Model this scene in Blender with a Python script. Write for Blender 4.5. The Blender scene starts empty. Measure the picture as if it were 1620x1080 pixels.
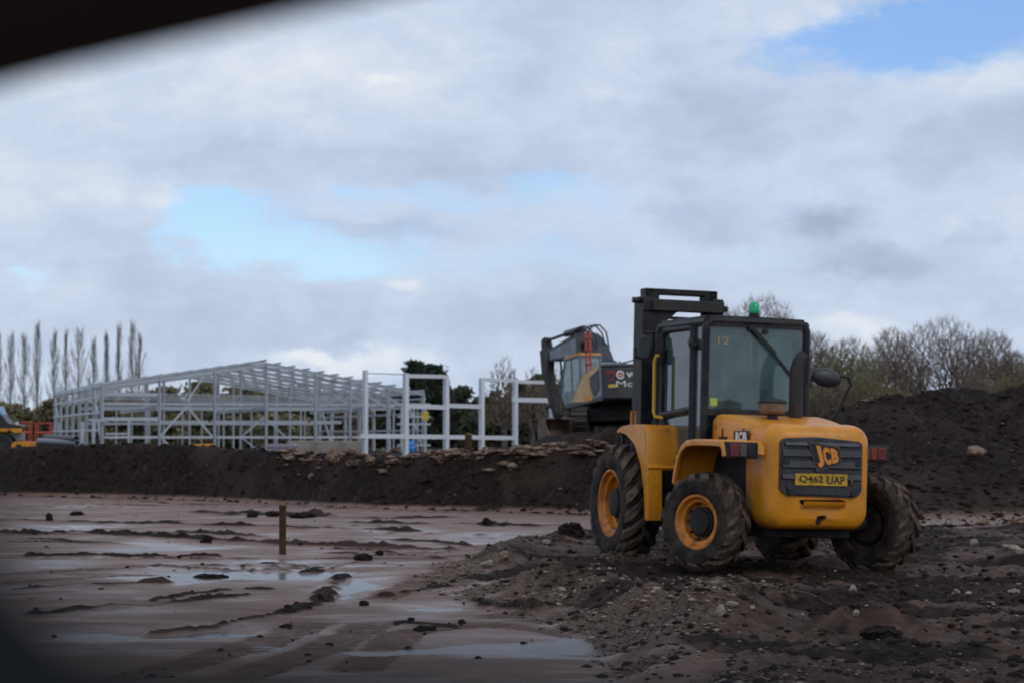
import bpy, bmesh, math, random
import numpy as np
from mathutils import Vector, Matrix, Euler

SC = bpy.context.scene
COL = SC.collection
PI = math.pi
R = math.radians
CAM_Z = 1.35
F = 3632.0                      # focal length in photo pixels (1620 wide)
PITCH = math.atan(150 / F)

# ------------------------------------------------------------------ camera
cd = bpy.data.cameras.new('camera')
cam = bpy.data.objects.new('camera', cd)
COL.objects.link(cam)
cam.location = (0, 0, CAM_Z)
cam.rotation_euler = (PI / 2 + PITCH, 0, 0)
cd.sensor_width = 22.3
cd.lens = 50.0
cd.clip_start = 0.02
cd.clip_end = 12000
cd.dof.use_dof = True
cd.dof.focus_distance = 8.8
cd.dof.aperture_fstop = 5.6
SC.camera = cam

# ------------------------------------------------------------------ colour management
SC.view_settings.view_transform = 'Standard'
SC.view_settings.look = 'None'
SC.view_settings.gamma = 1.0
SC.view_settings.use_curve_mapping = False
SC.view_settings.exposure = 0.0

# ------------------------------------------------------------------ sun
SUN_EL, SUN_AZ = R(34), R(140)       # azimuth clockwise from +Y (the view direction): behind and to the right
sd = bpy.data.lights.new('sun', 'SUN')
sd.energy = 0.55
sd.angle = R(22)
sd.color = (1.0, 0.93, 0.82)
sun = bpy.data.objects.new('sun', sd)
COL.objects.link(sun)
sdir = Vector((math.sin(SUN_AZ) * math.cos(SUN_EL), math.cos(SUN_AZ) * math.cos(SUN_EL), math.sin(SUN_EL)))
sun.rotation_euler = sdir.to_track_quat('Z', 'Y').to_euler()
sun.location = (30, -30, 60)

# ------------------------------------------------------------------ world: Nishita sky behind a broken cloud sheet
W = bpy.data.worlds.new('World')
SC.world = W
W.use_nodes = True
nt = W.node_tree
nt.nodes.clear()

def nn(t, kind, **kw):
    n = t.nodes.new(kind)
    for k, v in kw.items():
        setattr(n, k, v)
    return n

def lk(t, a, b):
    t.links.new(a, b)

def wmath(op, a, b=None, c=None, clamp=False, t=None):
    t = t or nt
    n = nn(t, 'ShaderNodeMath', operation=op, use_clamp=clamp)
    for i, v in enumerate((a, b, c)):
        if v is None:
            continue
        if isinstance(v, (int, float)):
            n.inputs[i].default_value = v
        else:
            lk(t, v, n.inputs[i])
    return n.outputs[0]

tc = nn(nt, 'ShaderNodeTexCoord')
sep = nn(nt, 'ShaderNodeSeparateXYZ')
lk(nt, tc.outputs['Generated'], sep.inputs[0])
az = wmath('ARCTAN2', sep.outputs[0], sep.outputs[1])
el = wmath('ARCSINE', sep.outputs[2])
# distortion for cloud edges
mp = nn(nt, 'ShaderNodeMapping')
mp.inputs['Scale'].default_value = (1, 1, 1.9)
lk(nt, tc.outputs['Generated'], mp.inputs[0])

def noise(scale, detail, rough, seed, dist=0.0):
    n = nn(nt, 'ShaderNodeTexNoise', noise_dimensions='4D')
    n.inputs['Scale'].default_value = scale
    n.inputs['Detail'].default_value = detail
    n.inputs['Roughness'].default_value = rough
    n.inputs['W'].default_value = seed
    n.inputs['Distortion'].default_value = dist
    lk(nt, mp.outputs[0], n.inputs['Vector'])
    return n.outputs['Fac']

n_big = noise(11, 6, 0.55, 3.1, 0.2)
n_mid = noise(26, 6, 0.6, 7.7, 0.15)
n_fine = noise(70, 5, 0.6, 1.3)
wx = wmath('MULTIPLY', wmath('SUBTRACT', n_mid, 0.5), 0.045)
wy = wmath('MULTIPLY', wmath('SUBTRACT', noise(30, 5, 0.6, 21.0), 0.5), 0.030)
azw = wmath('ADD', az, wx)
elw = wmath('ADD', el, wy)

def blob(u, v, ru, rv, soft=1.6):
    """a cloud hole / cloud bank at a compass direction; 1 in the middle, 0 outside"""
    a0 = math.atan((u - 810) / F)
    e0 = math.atan((690 - v) / F)
    dx = wmath('DIVIDE', wmath('SUBTRACT', azw, a0), ru / F)
    dy = wmath('DIVIDE', wmath('SUBTRACT', elw, e0), rv / F)
    q = wmath('ADD', wmath('MULTIPLY', dx, dx), wmath('MULTIPLY', dy, dy))
    return wmath('DIVIDE', 1.0, wmath('ADD', 1.0, wmath('POWER', q, soft)))

def total(items, soft=1.6):
    s = None
    for it in items:
        o = wmath('MULTIPLY', blob(*it[:4], soft), it[4])
        s = o if s is None else wmath('ADD', s, o)
    return s

holes = total([(345, 330, 75, 34, .82), (410, 392, 110, 34, .72), (545, 425, 90, 26, .55), (290, 365, 50, 26, .5),
               (1400, 75, 190, 48, 1.0), (1560, 20, 120, 50, .9), (30, 445, 45, 18, .6),
               (660, 310, 120, 24, .5), (890, 300, 90, 40, .45), (1130, 420, 260, 40, .25), (1240, 320, 130, 34, .3),
               (760, 400, 200, 40, .3)])
general = wmath('MULTIPLY', wmath('SUBTRACT', 0.40, n_big), 3.2, clamp=True)
clear = wmath('ADD', holes, wmath('MULTIPLY', general, 0.35))
clear = wmath('ADD', clear, wmath('MULTIPLY', wmath('SUBTRACT', n_mid, 0.5), 0.85))
clear = wmath('ADD', clear, wmath('MULTIPLY', wmath('SUBTRACT', n_fine, 0.5), 0.55))
cmask = nn(nt, 'ShaderNodeMapRange', interpolation_type='SMOOTHSTEP')
cmask.inputs['From Min'].default_value = 0.16
cmask.inputs['From Max'].default_value = 0.95
lk(nt, clear, cmask.inputs['Value'])
clearf = cmask.outputs[0]

# cloud thickness -> brightness
darks = total([(1310, 358, 62, 27, 1.0), (1395, 424, 105, 24, .95), (1085, 185, 150, 60, .55), (1530, 385, 60, 16, .5),
               (590, 366, 150, 17, .55), (1110, 340, 60, 60, .45), (1600, 215, 160, 50, .5), (150, 395, 150, 50, .28),
               (700, 250, 330, 45, .45), (420, 520, 330, 50, .25), (880, 110, 60, 40, .4), (900, 490, 260, 35, .4), (900, 30, 130, 50, .35)], 2.2)
brights = total([(540, 572, 90, 15, 1.0), (470, 560, 45, 12, .6), (260, 320, 40, 20, .6), (930, 100, 70, 70, .45), (590, 131, 22, 7, .8),
                 (650, 455, 40, 14, .6), (1350, 515, 60, 14, .5), (60, 300, 120, 60, .3), (430, 130, 260, 90, .30), (1180, 410, 90, 18, .35),
                 (1560, 140, 120, 40, .3)])
th = wmath('ADD', wmath('MULTIPLY', n_big, 0.50), wmath('MULTIPLY', n_mid, 0.38))
th = wmath('ADD', th, 0.035)
th = wmath('ADD', th, wmath('MULTIPLY', wmath('SUBTRACT', n_fine, 0.5), 0.22))
th = wmath('SUBTRACT', th, wmath('MULTIPLY', brights, 0.34))
th = wmath('ADD', th, wmath('MULTIPLY', darks, 0.27))
ramp = nn(nt, 'ShaderNodeValToRGB')
cr = ramp.color_ramp
cr.elements[0].position, cr.elements[0].color = 0.20, (0.80, 0.835, 0.89, 1)
cr.elements[1].position, cr.elements[1].color = 0.84, (0.36, 0.425, 0.56, 1)
e = cr.elements.new(0.42); e.color = (0.60, 0.685, 0.83, 1)
e = cr.elements.new(0.58); e.color = (0.505, 0.583, 0.728, 1)
lk(nt, th, ramp.inputs[0])

sky = nn(nt, 'ShaderNodeTexSky', sky_type='NISHITA')
sky.sun_disc = False
sky.sun_elevation = SUN_EL
sky.sun_rotation = SUN_AZ
sky.air_density = 1.1
sky.dust_density = 0.3
sky.ozone_density = 1.0
bg_sky = nn(nt, 'ShaderNodeBackground')
bg_sky.inputs['Strength'].default_value = 0.118
tint = nn(nt, 'ShaderNodeMix', data_type='RGBA', blend_type='MULTIPLY')
tint.inputs['Factor'].default_value = 1
tint.inputs['B'].default_value = (0.70, 0.86, 1.22, 1)
lk(nt, sky.outputs[0], tint.inputs['A'])
lk(nt, tint.outputs['Result'], bg_sky.inputs['Color'])
bg_cloud = nn(nt, 'ShaderNodeBackground')
bg_cloud.inputs['Strength'].default_value = 1.0
lk(nt, ramp.outputs[0], bg_cloud.inputs['Color'])
mixw = nn(nt, 'ShaderNodeMixShader')
lk(nt, clearf, mixw.inputs[0])
lk(nt, bg_cloud.outputs[0], mixw.inputs[1])
lk(nt, bg_sky.outputs[0], mixw.inputs[2])
wout = nn(nt, 'ShaderNodeOutputWorld')
lk(nt, mixw.outputs[0], wout.inputs['Surface'])

# ------------------------------------------------------------------ small helpers
def ray(u, v):
    a = (u - 810) / F
    b = (540 - v) / F
    return Vector((a, math.cos(PITCH) - b * math.sin(PITCH), math.sin(PITCH) + b * math.cos(PITCH)))

def at(u, v, Y):
    """world point at depth Y seen at photo pixel (u, v)"""
    d = ray(u, v)
    return Vector((0, 0, CAM_Z)) + d * (Y / d.y)

def on_z(u, v, z):
    d = ray(u, v)
    return Vector((0, 0, CAM_Z)) + d * ((z - CAM_Z) / d.z)

def uX(u, Y):
    return (u - 810) / F * Y

def link(o, parent=None):
    COL.objects.link(o)
    if parent is not None:
        o.parent = parent
    return o

def tag(o, label=None, cat=None, group=None, kind=None):
    if label: o['label'] = label
    if cat: o['category'] = cat
    if group: o['group'] = group
    if kind or cat: o['kind'] = kind or 'thing'
    return o

def thing(name, label, cat, loc=(0, 0, 0), rot=(0, 0, 0), group=None):
    o = bpy.data.objects.new(name, None)
    o.empty_display_size = 0.2
    link(o)
    o.location = loc
    o.rotation_euler = rot
    return tag(o, label, cat, group)

class MB:
    """collects simple solids into one mesh"""
    def __init__(self):
        self.v, self.f, self.m = [], [], []

    def add(self, vs, fs, mi=0):
        b = len(self.v)
        self.v += [tuple(p) for p in vs]
        self.f += [tuple(i + b for i in q) for q in fs]
        self.m += [mi] * len(fs)
        return self

    def box(self, c, s, rot=None, mi=0):
        hx, hy, hz = s[0] / 2, s[1] / 2, s[2] / 2
        P = [Vector((x, y, z)) for x in (-hx, hx) for y in (-hy, hy) for z in (-hz, hz)]
        if rot is not None:
            M = Euler(rot).to_matrix() if not isinstance(rot, Matrix) else rot
            P = [M @ p for p in P]
        c = Vector(c)
        return self.add([p + c for p in P], [(0, 1, 3, 2), (4, 6, 7, 5), (0, 4, 5, 1), (2, 3, 7, 6), (0, 2, 6, 4), (1, 5, 7, 3)], mi)

    def bb(self, x0, x1, y0, y1, z0, z1, mi=0):
        return self.box(((x0 + x1) / 2, (y0 + y1) / 2, (z0 + z1) / 2), (abs(x1 - x0), abs(y1 - y0), abs(z1 - z0)), None, mi)

    def bar(self, a, b, w, h, mi=0, up=(0, 0, 1)):
        a, b = Vector(a), Vector(b)
        d = b - a
        L = d.length
        d.normalize()
        u = Vector(up)
        if abs(u.dot(d)) > 0.98:
            u = Vector((0, 1, 0))
        x = d.cross(u).normalized()
        z = x.cross(d).normalized()
        M = Matrix((x, d, z)).transposed()
        return self.box((a + b) / 2, (w, L, h), M, mi)

    def tube(self, pts, r, n=10, mi=0, caps=True):
        pts = [Vector(p) for p in pts]
        rs = r if isinstance(r, (list, tuple)) else [r] * len(pts)
        vs, fs = [], []
        prev = None
        for i, p in enumerate(pts):
            if i == 0: d = pts[1] - p
            elif i == len(pts) - 1: d = p - pts[i - 1]
            else: d = (pts[i + 1] - p).normalized() + (p - pts[i - 1]).normalized()
            d.normalize()
            if prev is None:
                a = d.orthogonal().normalized()
            else:
                a = (prev - d * prev.dot(d)).normalized()
            prev = a
            b = d.cross(a)
            for k in range(n):
                t = 2 * PI * k / n
                vs.append(p + (a * math.cos(t) + b * math.sin(t)) * rs[i])
        for i in range(len(pts) - 1):
            for k in range(n):
                k2 = (k + 1) % n
                fs.append((i * n + k, i * n + k2, (i + 1) * n + k2, (i + 1) * n + k))
        if caps:
            fs.append(tuple(range(n - 1, -1, -1)))
            fs.append(tuple((len(pts) - 1) * n + k for k in range(n)))
        return self.add(vs, fs, mi)

    def lathe(self, prof, n=32, c=(0, 0, 0), axis='X', mi=0, closed=False):
        """prof: (along axis, radius)"""
        vs, fs = [], []
        c = Vector(c)
        for (h, r) in prof:
            for k in range(n):
                t = 2 * PI * k / n
                ca, sa = math.cos(t) * r, math.sin(t) * r
                if axis == 'X': p = Vector((h, ca, sa))
                elif axis == 'Y': p = Vector((sa, h, ca))
                else: p = Vector((ca, sa, h))
                vs.append(p + c)
        m = len(prof)
        for i in range(m - 1 + (1 if closed else 0)):
            j = (i + 1) % m
            for k in range(n):
                k2 = (k + 1) % n
                fs.append((i * n + k, i * n + k2, j * n + k2, j * n + k))
        if not closed:
            fs.append(tuple(range(n - 1, -1, -1)))
            fs.append(tuple((m - 1) * n + k for k in range(n)))
        return self.add(vs, fs, mi)

    def prism(self, poly, a, b, plane='YZ', mi=0):
        """extrude a 2-D outline between a and b along the missing axis"""
        n = len(poly)
        def P(p, h):
            if plane == 'YZ': return (h, p[0], p[1])
            if plane == 'XZ': return (p[0], h, p[1])
            return (p[0], p[1], h)
        vs = [P(p, a) for p in poly] + [P(p, b) for p in poly]
        fs = [tuple(range(n)), tuple(range(2 * n - 1, n - 1, -1))]
        for i in range(n):
            j = (i + 1) % n
            fs.append((i, i + n, j + n, j))
        return self.add(vs, fs, mi)

    def strip(self, prof, a, b, t, plane='YZ', mi=0):
        """a bent plate: 2-D centre line prof, thickness t, extruded a..b along x"""
        P = [Vector((p[0], p[1])) for p in prof]
        L, Rr = [], []
        for i, p in enumerate(P):
            if i == 0: d = P[1] - p
            elif i == len(P) - 1: d = p - P[i - 1]
            else: d = (P[i + 1] - p).normalized() + (p - P[i - 1]).normalized()
            d.normalize()
            nrm = Vector((-d.y, d.x))
            L.append(p + nrm * t / 2)
            Rr.append(p - nrm * t / 2)
        n = len(P)
        vs = []
        for x in (a, b):
            vs += [(x, q.x, q.y) for q in L] + [(x, q.x, q.y) for q in Rr]
        fs = []
        o = 2 * n
        for i in range(n - 1):
            fs += [(i, i + 1, o + i + 1, o + i), (n + i, o + n + i, o + n + i + 1, n + i + 1),
                   (i, n + i, n + i + 1, i + 1), (o + i, o + i + 1, o + n + i + 1, o + n + i)]
        fs += [(0, o, o + n, n), (n - 1, 2 * n - 1, o + 2 * n - 1, o + n - 1)]
        return self.add(vs, fs, mi)

    def mesh(self, name, mats, smooth=35):
        me = bpy.data.meshes.new(name)
        me.from_pydata(self.v, [], self.f)
        for m in (mats if isinstance(mats, (list, tuple)) else [mats]):
            me.materials.append(m)
        me.polygons.foreach_set('material_index', self.m)
        bm = bmesh.new()
        bm.from_mesh(me)
        bmesh.ops.recalc_face_normals(bm, faces=bm.faces)
        bm.to_mesh(me)
        bm.free()
        if smooth:
            me.shade_smooth()
            me.set_sharp_from_angle(angle=R(smooth))
        me.update()
        return me

    def build(self, name, mats, parent=None, bevel=0, seg=2, smooth=35, loc=None, rot=None):
        o = bpy.data.objects.new(name, self.mesh(name, mats, smooth))
        link(o, parent)
        if loc is not None: o.location = loc
        if rot is not None: o.rotation_euler = rot
        if bevel:
            b = o.modifiers.new('bevel', 'BEVEL')
            b.width = bevel
            b.segments = seg
            b.limit_method = 'ANGLE'
            b.angle_limit = R(40)
        return o

def rrect(x0, x1, y0, y1, r, n=5):
    pts = []
    for cx, cy, a0 in ((x1 - r, y1 - r, 0), (x0 + r, y1 - r, 90), (x0 + r, y0 + r, 180), (x1 - r, y0 + r, 270)):
        for k in range(n + 1):
            t = R(a0 + 90 * k / n)
            pts.append((cx + r * math.cos(t), cy + r * math.sin(t)))
    return pts

def fillet(poly, r, n=4):
    """round the corners of a 2-D polygon"""
    out = []
    m = len(poly)
    for i in range(m):
        p0, p1, p2 = Vector(poly[i - 1]), Vector(poly[i]), Vector(poly[(i + 1) % m])
        a = (p0 - p1); b = (p2 - p1)
        q = min(r, a.length * .45, b.length * .45)
        A = p1 + a.normalized() * q
        B = p1 + b.normalized() * q
        for k in range(n + 1):
            t = k / n
            out.append(tuple((1 - t) ** 2 * A + 2 * t * (1 - t) * p1 + t * t * B))
    return out

def text_mesh(s, bold=0.0, extrude=0.0):
    """lettering as a mesh, normalised to the box 0..1 x 0..1"""
    cu = bpy.data.curves.new('lettering', 'FONT')
    cu.body = s
    cu.size = 1
    cu.offset = bold
    cu.extrude = 0
    cu.resolution_u = 3
    o = bpy.data.objects.new('lettering', cu)
    COL.objects.link(o)
    dg = bpy.context.evaluated_depsgraph_get()
    me = bpy.data.meshes.new_from_object(o.evaluated_get(dg))
    bpy.data.objects.remove(o)
    V = np.array([v.co[:] for v in me.vertices])
    mn, mx = V.min(0), V.max(0)
    V = (V[:, :2] - mn[:2]) / (mx[:2] - mn[:2])
    faces = [tuple(p.vertices) for p in me.polygons]
    bpy.data.meshes.remove(me)
    return V, faces

def lettering(s, parent, quad, mat_, thick=(0, -0.004, 0), bold=0.02, name='lettering'):
    """letters warped onto four 3-D corners (bl, br, tr, tl), proud by thick"""
    V, Fs = text_mesh(s, bold)
    bl, br, tr, tl = [Vector(q) for q in quad]
    mb = MB()
    top = []
    for x, y in V:
        top.append((bl * (1 - x) + br * x) * (1 - y) + (tl * (1 - x) + tr * x) * y + Vector(thick))
    mb.add(top, Fs)
    return mb.build(name, mat_, parent, smooth=0)

def spaced_letters(word, parent, quad, mat_, thick, bold):
    """each letter fills its own cell of the four-cornered field"""
    bl, br, tr, tl = [Vector(q) for q in quad]
    n_ = len(word)
    for i, ch in enumerate(word):
        a, b = (i + .05) / n_, (i + .95) / n_
        lettering(ch, parent, (bl.lerp(br, a), bl.lerp(br, b), tl.lerp(tr, b), tl.lerp(tr, a)), mat_, thick, bold)

# ------------------------------------------------------------------ materials
def mat(name, col, rough=0.5, metal=0.0, spec=0.5, var=None, vscale=4.0, vamt=0.6, bump=0.0, bscale=20.0, detail=6, rvar=0.0, coat=0.0, coords='Object', thresh=(0.42, 0.62)):
    m = bpy.data.materials.new(name)
    m.use_nodes = True
    t = m.node_tree
    b = t.nodes['Principled BSDF']
    b.inputs['Base Color'].default_value = (*col, 1)
    b.inputs['Roughness'].default_value = rough
    b.inputs['Metallic'].default_value = metal
    b.inputs['Specular IOR Level'].default_value = spec
    if coat:
        b.inputs['Coat Weight'].default_value = coat
        b.inputs['Coat Roughness'].default_value = 0.15
    c = nn(t, 'ShaderNodeTexCoord')
    if var is not None:
        n = nn(t, 'ShaderNodeTexNoise')
        n.inputs['Scale'].default_value = vscale
        n.inputs['Detail'].default_value = detail
        n.inputs['Roughness'].default_value = 0.62
        lk(t, c.outputs[coords], n.inputs['Vector'])
        mr = nn(t, 'ShaderNodeMapRange', interpolation_type='SMOOTHSTEP')
        mr.inputs['From Min'].default_value = thresh[0]
        mr.inputs['From Max'].default_value = thresh[1]
        mr.inputs['To Max'].default_value = vamt
        lk(t, n.outputs['Fac'], mr.inputs['Value'])
        mx = nn(t, 'ShaderNodeMix', data_type='RGBA')
        mx.inputs['A'].default_value = (*col, 1)
        mx.inputs['B'].default_value = (*var, 1)
        lk(t, mr.outputs[0], mx.inputs['Factor'])
        lk(t, mx.outputs['Result'], b.inputs['Base Color'])
        if rvar:
            r = wmath('ADD', wmath('MULTIPLY', mr.outputs[0], rvar, t=t), rough, t=t)
            lk(t, r, b.inputs['Roughness'])
    if bump:
        n2 = nn(t, 'ShaderNodeTexNoise')
        n2.inputs['Scale'].default_value = bscale
        n2.inputs['Detail'].default_value = 6
        lk(t, c.outputs[coords], n2.inputs['Vector'])
        bp = nn(t, 'ShaderNodeBump')
        bp.inputs['Strength'].default_value = 0.6
        bp.inputs['Distance'].default_value = bump
        lk(t, n2.outputs['Fac'], bp.inputs['Height'])
        lk(t, bp.outputs[0], b.inputs['Normal'])
    return m

DIRT = (0.075, 0.055, 0.042)
M = {}
M['yellow'] = mat('yellow_paint', (0.70, 0.265, 0.010), 0.34, var=(0.33, 0.13, 0.02), vscale=3.0, vamt=0.45, rvar=0.35, thresh=(.45, .75))
M['rim'] = mat('rim_paint', (0.62, 0.20, 0.012), 0.42, var=(0.16, 0.085, 0.035), vscale=9.0, vamt=0.7, rvar=0.3, thresh=(.48, .68))
M['black'] = mat('black_paint', (0.009, 0.010, 0.013), 0.42, spec=.28, var=(0.05, 0.043, 0.038), vscale=5, vamt=0.6, rvar=0.3)
M['mast'] = mat('mast_steel', (0.010, 0.011, 0.014), 0.5, spec=.25, var=(0.06, 0.048, 0.04), vscale=6, vamt=0.4)
M['rusty'] = mat('rusty_steel', (0.016, 0.014, 0.014), 0.6, var=(0.040, 0.021, 0.016), vscale=5, vamt=0.8)
M['dark'] = mat('dark_underbody', (0.010, 0.009, 0.009), 0.8, var=(0.03, 0.024, 0.02), vscale=6, vamt=0.8)
M['tyre'] = mat('muddy_rubber_and_rim_shade', (0.017, 0.015, 0.0135), 0.9, spec=.2, var=(0.062, 0.046, 0.036), vscale=5.0, vamt=0.85, bump=0.01, bscale=30, thresh=(.38, .62))
M['tread'] = mat('muddy_tread', (0.040, 0.030, 0.024), 0.95, spec=.15, var=(0.150, 0.108, 0.080), vscale=6.0, vamt=0.95, bump=0.02, bscale=22, thresh=(.36, .62))
M['grille'] = mat('grille_plastic', (0.020, 0.022, 0.028), 0.42, var=(0.05, 0.052, 0.06), vscale=7, vamt=0.6)
M['plate'] = mat('plate_yellow', (0.62, 0.36, 0.01), 0.5, var=(0.2, 0.12, 0.03), vscale=16, vamt=0.6)
M['ink'] = mat('black_ink', (0.012, 0.011, 0.010), 0.6)
M['emblem'] = mat('emblem_orange', (0.75, 0.27, 0.035), 0.5)
M['white'] = mat('white_print', (0.72, 0.70, 0.68), 0.5)
M['red_lens'] = mat('red_lens', (0.13, 0.010, 0.009), 0.25, spec=0.6, var=(0.10, 0.03, 0.02), vscale=20, vamt=.5)
M['amber_lens'] = mat('amber_lens', (0.18, 0.03, 0.012), 0.3, var=(0.12, 0.05, 0.02), vscale=20, vamt=.5)
M['clear_lens'] = mat('grey_lens', (0.085, 0.065, 0.055), 0.25)
M['green'] = mat('green_beacon', (0.0, 0.42, 0.17), 0.22, spec=0.6, coat=0.4)
M['handrail'] = mat('handrail_yellow', (0.62, 0.40, 0.01), 0.45)
M['cream'] = mat('precleaner_tan', (0.20, 0.13, 0.075), 0.55, var=(0.10, 0.07, 0.05), vscale=14, vamt=.8)
M['seat'] = mat('seat_vinyl', (0.018, 0.020, 0.022), 0.6)
M['sticker'] = mat('sticker_lime', (0.42, 0.52, 0.10), 0.5)
M['sticker_o'] = mat('sticker_ochre', (0.42, 0.29, 0.13), 0.5)
M['galv'] = mat('galvanised_steel', (0.50, 0.53, 0.565), 0.45, metal=0.15, var=(0.38, 0.41, 0.44), vscale=.6, vamt=.8)
M['frame_white'] = mat('white_painted_steel', (0.74, 0.76, 0.79), 0.45, var=(0.60, 0.62, 0.65), vscale=1.5, vamt=.7)
M['grey_paint'] = mat('grey_machine_paint', (0.21, 0.24, 0.27), 0.42, var=(0.13, 0.14, 0.15), vscale=2.2, vamt=.7)
M['ex_yellow'] = mat('faded_yellow_paint', (0.66, 0.43, 0.20), 0.45, var=(0.56, 0.32, 0.10), vscale=1.3, vamt=.7)
M['ex_orange'] = mat('orange_machine_paint', (0.66, 0.27, 0.015), 0.4)
M['charcoal'] = mat('charcoal_machine_paint', (0.022, 0.022, 0.026), 0.4, var=(0.04, 0.038, 0.038), vscale=2, vamt=.6)
M['boom'] = mat('boom_grey_paint', (0.040, 0.042, 0.048), 0.45, var=(0.016, 0.016, 0.018), vscale=1.8, vamt=.9)
M['red'] = mat('red_decal', (0.34, 0.015, 0.018), 0.45)
M['safety_red'] = mat('safety_orange_red', (0.45, 0.065, 0.03), 0.5)
M['bucket'] = mat('worn_bucket_steel', (0.10, 0.065, 0.045), 0.6, var=(0.18, 0.12, 0.09), vscale=3, vamt=.8)
M['track'] = mat('muddy_track_steel', (0.035, 0.030, 0.027), 0.7, var=(0.085, 0.072, 0.062), vscale=4, vamt=.8)
M['concrete'] = mat('concrete_block', (0.30, 0.265, 0.22), 0.85, var=(0.17, 0.15, 0.13), vscale=1.2, vamt=.7, bump=.02, bscale=6)
M['rubble'] = mat('broken_concrete', (0.255, 0.178, 0.128), 0.9, spec=.15, var=(0.105, 0.071, 0.053), vscale=4.0, vamt=.85, bump=.03, bscale=9)
M['stone'] = mat('pale_stone', (0.33, 0.27, 0.215), 0.8, var=(0.15, 0.12, 0.10), vscale=9, vamt=.8, bump=.01, bscale=25)
M['gravel'] = mat('gravel_stone', (0.165, 0.114, 0.079), 0.85, spec=.12, var=(0.032, 0.022, 0.017), vscale=3.0, vamt=.9, detail=8)
M['clod'] = mat('clod_soil', (0.016, 0.011, 0.0088), 0.9, spec=.1, var=(0.034, 0.0225, 0.0175), vscale=6, vamt=.8, bump=.02, bscale=20)
M['wood'] = mat('weathered_timber', (0.075, 0.046, 0.026), 0.9, spec=.1, var=(0.04, 0.026, 0.016), vscale=9, vamt=.8)
M['tan_board'] = mat('tan_boards', (0.46, 0.30, 0.16), 0.7)
M['blue'] = mat('blue_plastic', (0.05, 0.26, 0.68), 0.4)
M['sign_y'] = mat('yellow_panel_paint', (0.60, 0.46, 0.03), 0.5)
M['pipe_grey'] = mat('grey_pipe_plastic', (0.20, 0.20, 0.22), 0.5)
M['bark'] = mat('bark', (0.12, 0.095, 0.078), 0.9, var=(0.07, 0.056, 0.045), vscale=3, vamt=.8)
M['twig'] = mat('twigs_brown_grey', (0.20, 0.150, 0.115), 0.9)
M['twig_green'] = mat('twigs_olive', (0.19, 0.165, 0.09), 0.9)
M['poplar'] = mat('poplar_twigs', (0.22, 0.175, 0.155), 0.9)
M['inside'] = mat('cab_interior_grey', (0.045, 0.055, 0.06), 0.7)
M['car'] = mat('dark_vehicle_trim', (0.006, 0.006, 0.006), 1.0, spec=0.02)
M['car_sill'] = mat('grey_sill_trim', (0.013, 0.014, 0.015), 1.0, spec=.02)
M['car_seal'] = mat('grey_window_seal', (0.034, 0.030, 0.029), 1.0, spec=.02)

def grime(m, col, scale, lo, hi, amt, stretch=(1, 1, 1), rough=.8):
    """a second layer of dried splashes, scuffs or chips over a paint"""
    t = m.node_tree
    b = t.nodes['Principled BSDF']
    src = b.inputs['Base Color'].links[0].from_socket
    c = nn(t, 'ShaderNodeTexCoord')
    mp_ = nn(t, 'ShaderNodeMapping'); mp_.inputs['Scale'].default_value = stretch
    lk(t, c.outputs['Object'], mp_.inputs[0])
    n = nn(t, 'ShaderNodeTexNoise')
    n.inputs['Scale'].default_value = scale; n.inputs['Detail'].default_value = 8; n.inputs['Roughness'].default_value = .7
    lk(t, mp_.outputs[0], n.inputs['Vector'])
    r = nn(t, 'ShaderNodeMapRange', interpolation_type='SMOOTHSTEP')
    r.inputs['From Min'].default_value = lo; r.inputs['From Max'].default_value = hi; r.inputs['To Max'].default_value = amt
    lk(t, n.outputs['Fac'], r.inputs['Value'])
    x = nn(t, 'ShaderNodeMix', data_type='RGBA')
    lk(t, r.outputs[0], x.inputs['Factor']); lk(t, src, x.inputs['A']); x.inputs['B'].default_value = (*col, 1)
    lk(t, x.outputs['Result'], b.inputs['Base Color'])

grime(M['yellow'], (0.17, 0.095, 0.045), 5.5, .56, .70, .55, (1, 1, .6))
grime(M['yellow'], (0.06, 0.04, 0.03), 34, .66, .72, .8)
grime(M['rim'], (0.085, 0.058, 0.042), 6, .52, .66, .75)
grime(M['black'], DIRT, 12, .56, .7, .5)
grime(M['charcoal'], DIRT, 3, .56, .72, .5)
grime(M['tread'], (0.018, 0.015, 0.013), 11, .54, .66, .8)
grime(M['tyre'], (0.085, 0.062, 0.048), 16, .58, .68, .7)
grime(M['galv'], (0.22, 0.225, 0.235), 2.2, .52, .66, .6)
grime(M['frame_white'], (0.42, 0.42, 0.42), 5, .58, .7, .45)

def leaf_mat(name, a, b, tr=0.25):
    m = bpy.data.materials.new(name)
    m.use_nodes = True
    t = m.node_tree
    p = t.nodes['Principled BSDF']
    p.inputs['Roughness'].default_value = 0.7
    p.inputs['Specular IOR Level'].default_value = 0.2
    g = nn(t, 'ShaderNodeNewGeometry')
    mx = nn(t, 'ShaderNodeMix', data_type='RGBA')
    mx.inputs['A'].default_value = (*a, 1)
    mx.inputs['B'].default_value = (*b, 1)
    lk(t, g.outputs['Random Per Island'], mx.inputs['Factor'])
    lk(t, mx.outputs['Result'], p.inputs['Base Color'])
    tl = nn(t, 'ShaderNodeBsdfTranslucent')
    lk(t, mx.outputs['Result'], tl.inputs['Color'])
    ms_ = nn(t, 'ShaderNodeMixShader')
    ms_.inputs[0].default_value = .42
    lk(t, p.outputs[0], ms_.inputs[1]); lk(t, tl.outputs[0], ms_.inputs[2])
    lk(t, ms_.outputs[0], t.nodes['Material Output'].inputs['Surface'])
    return m

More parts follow.
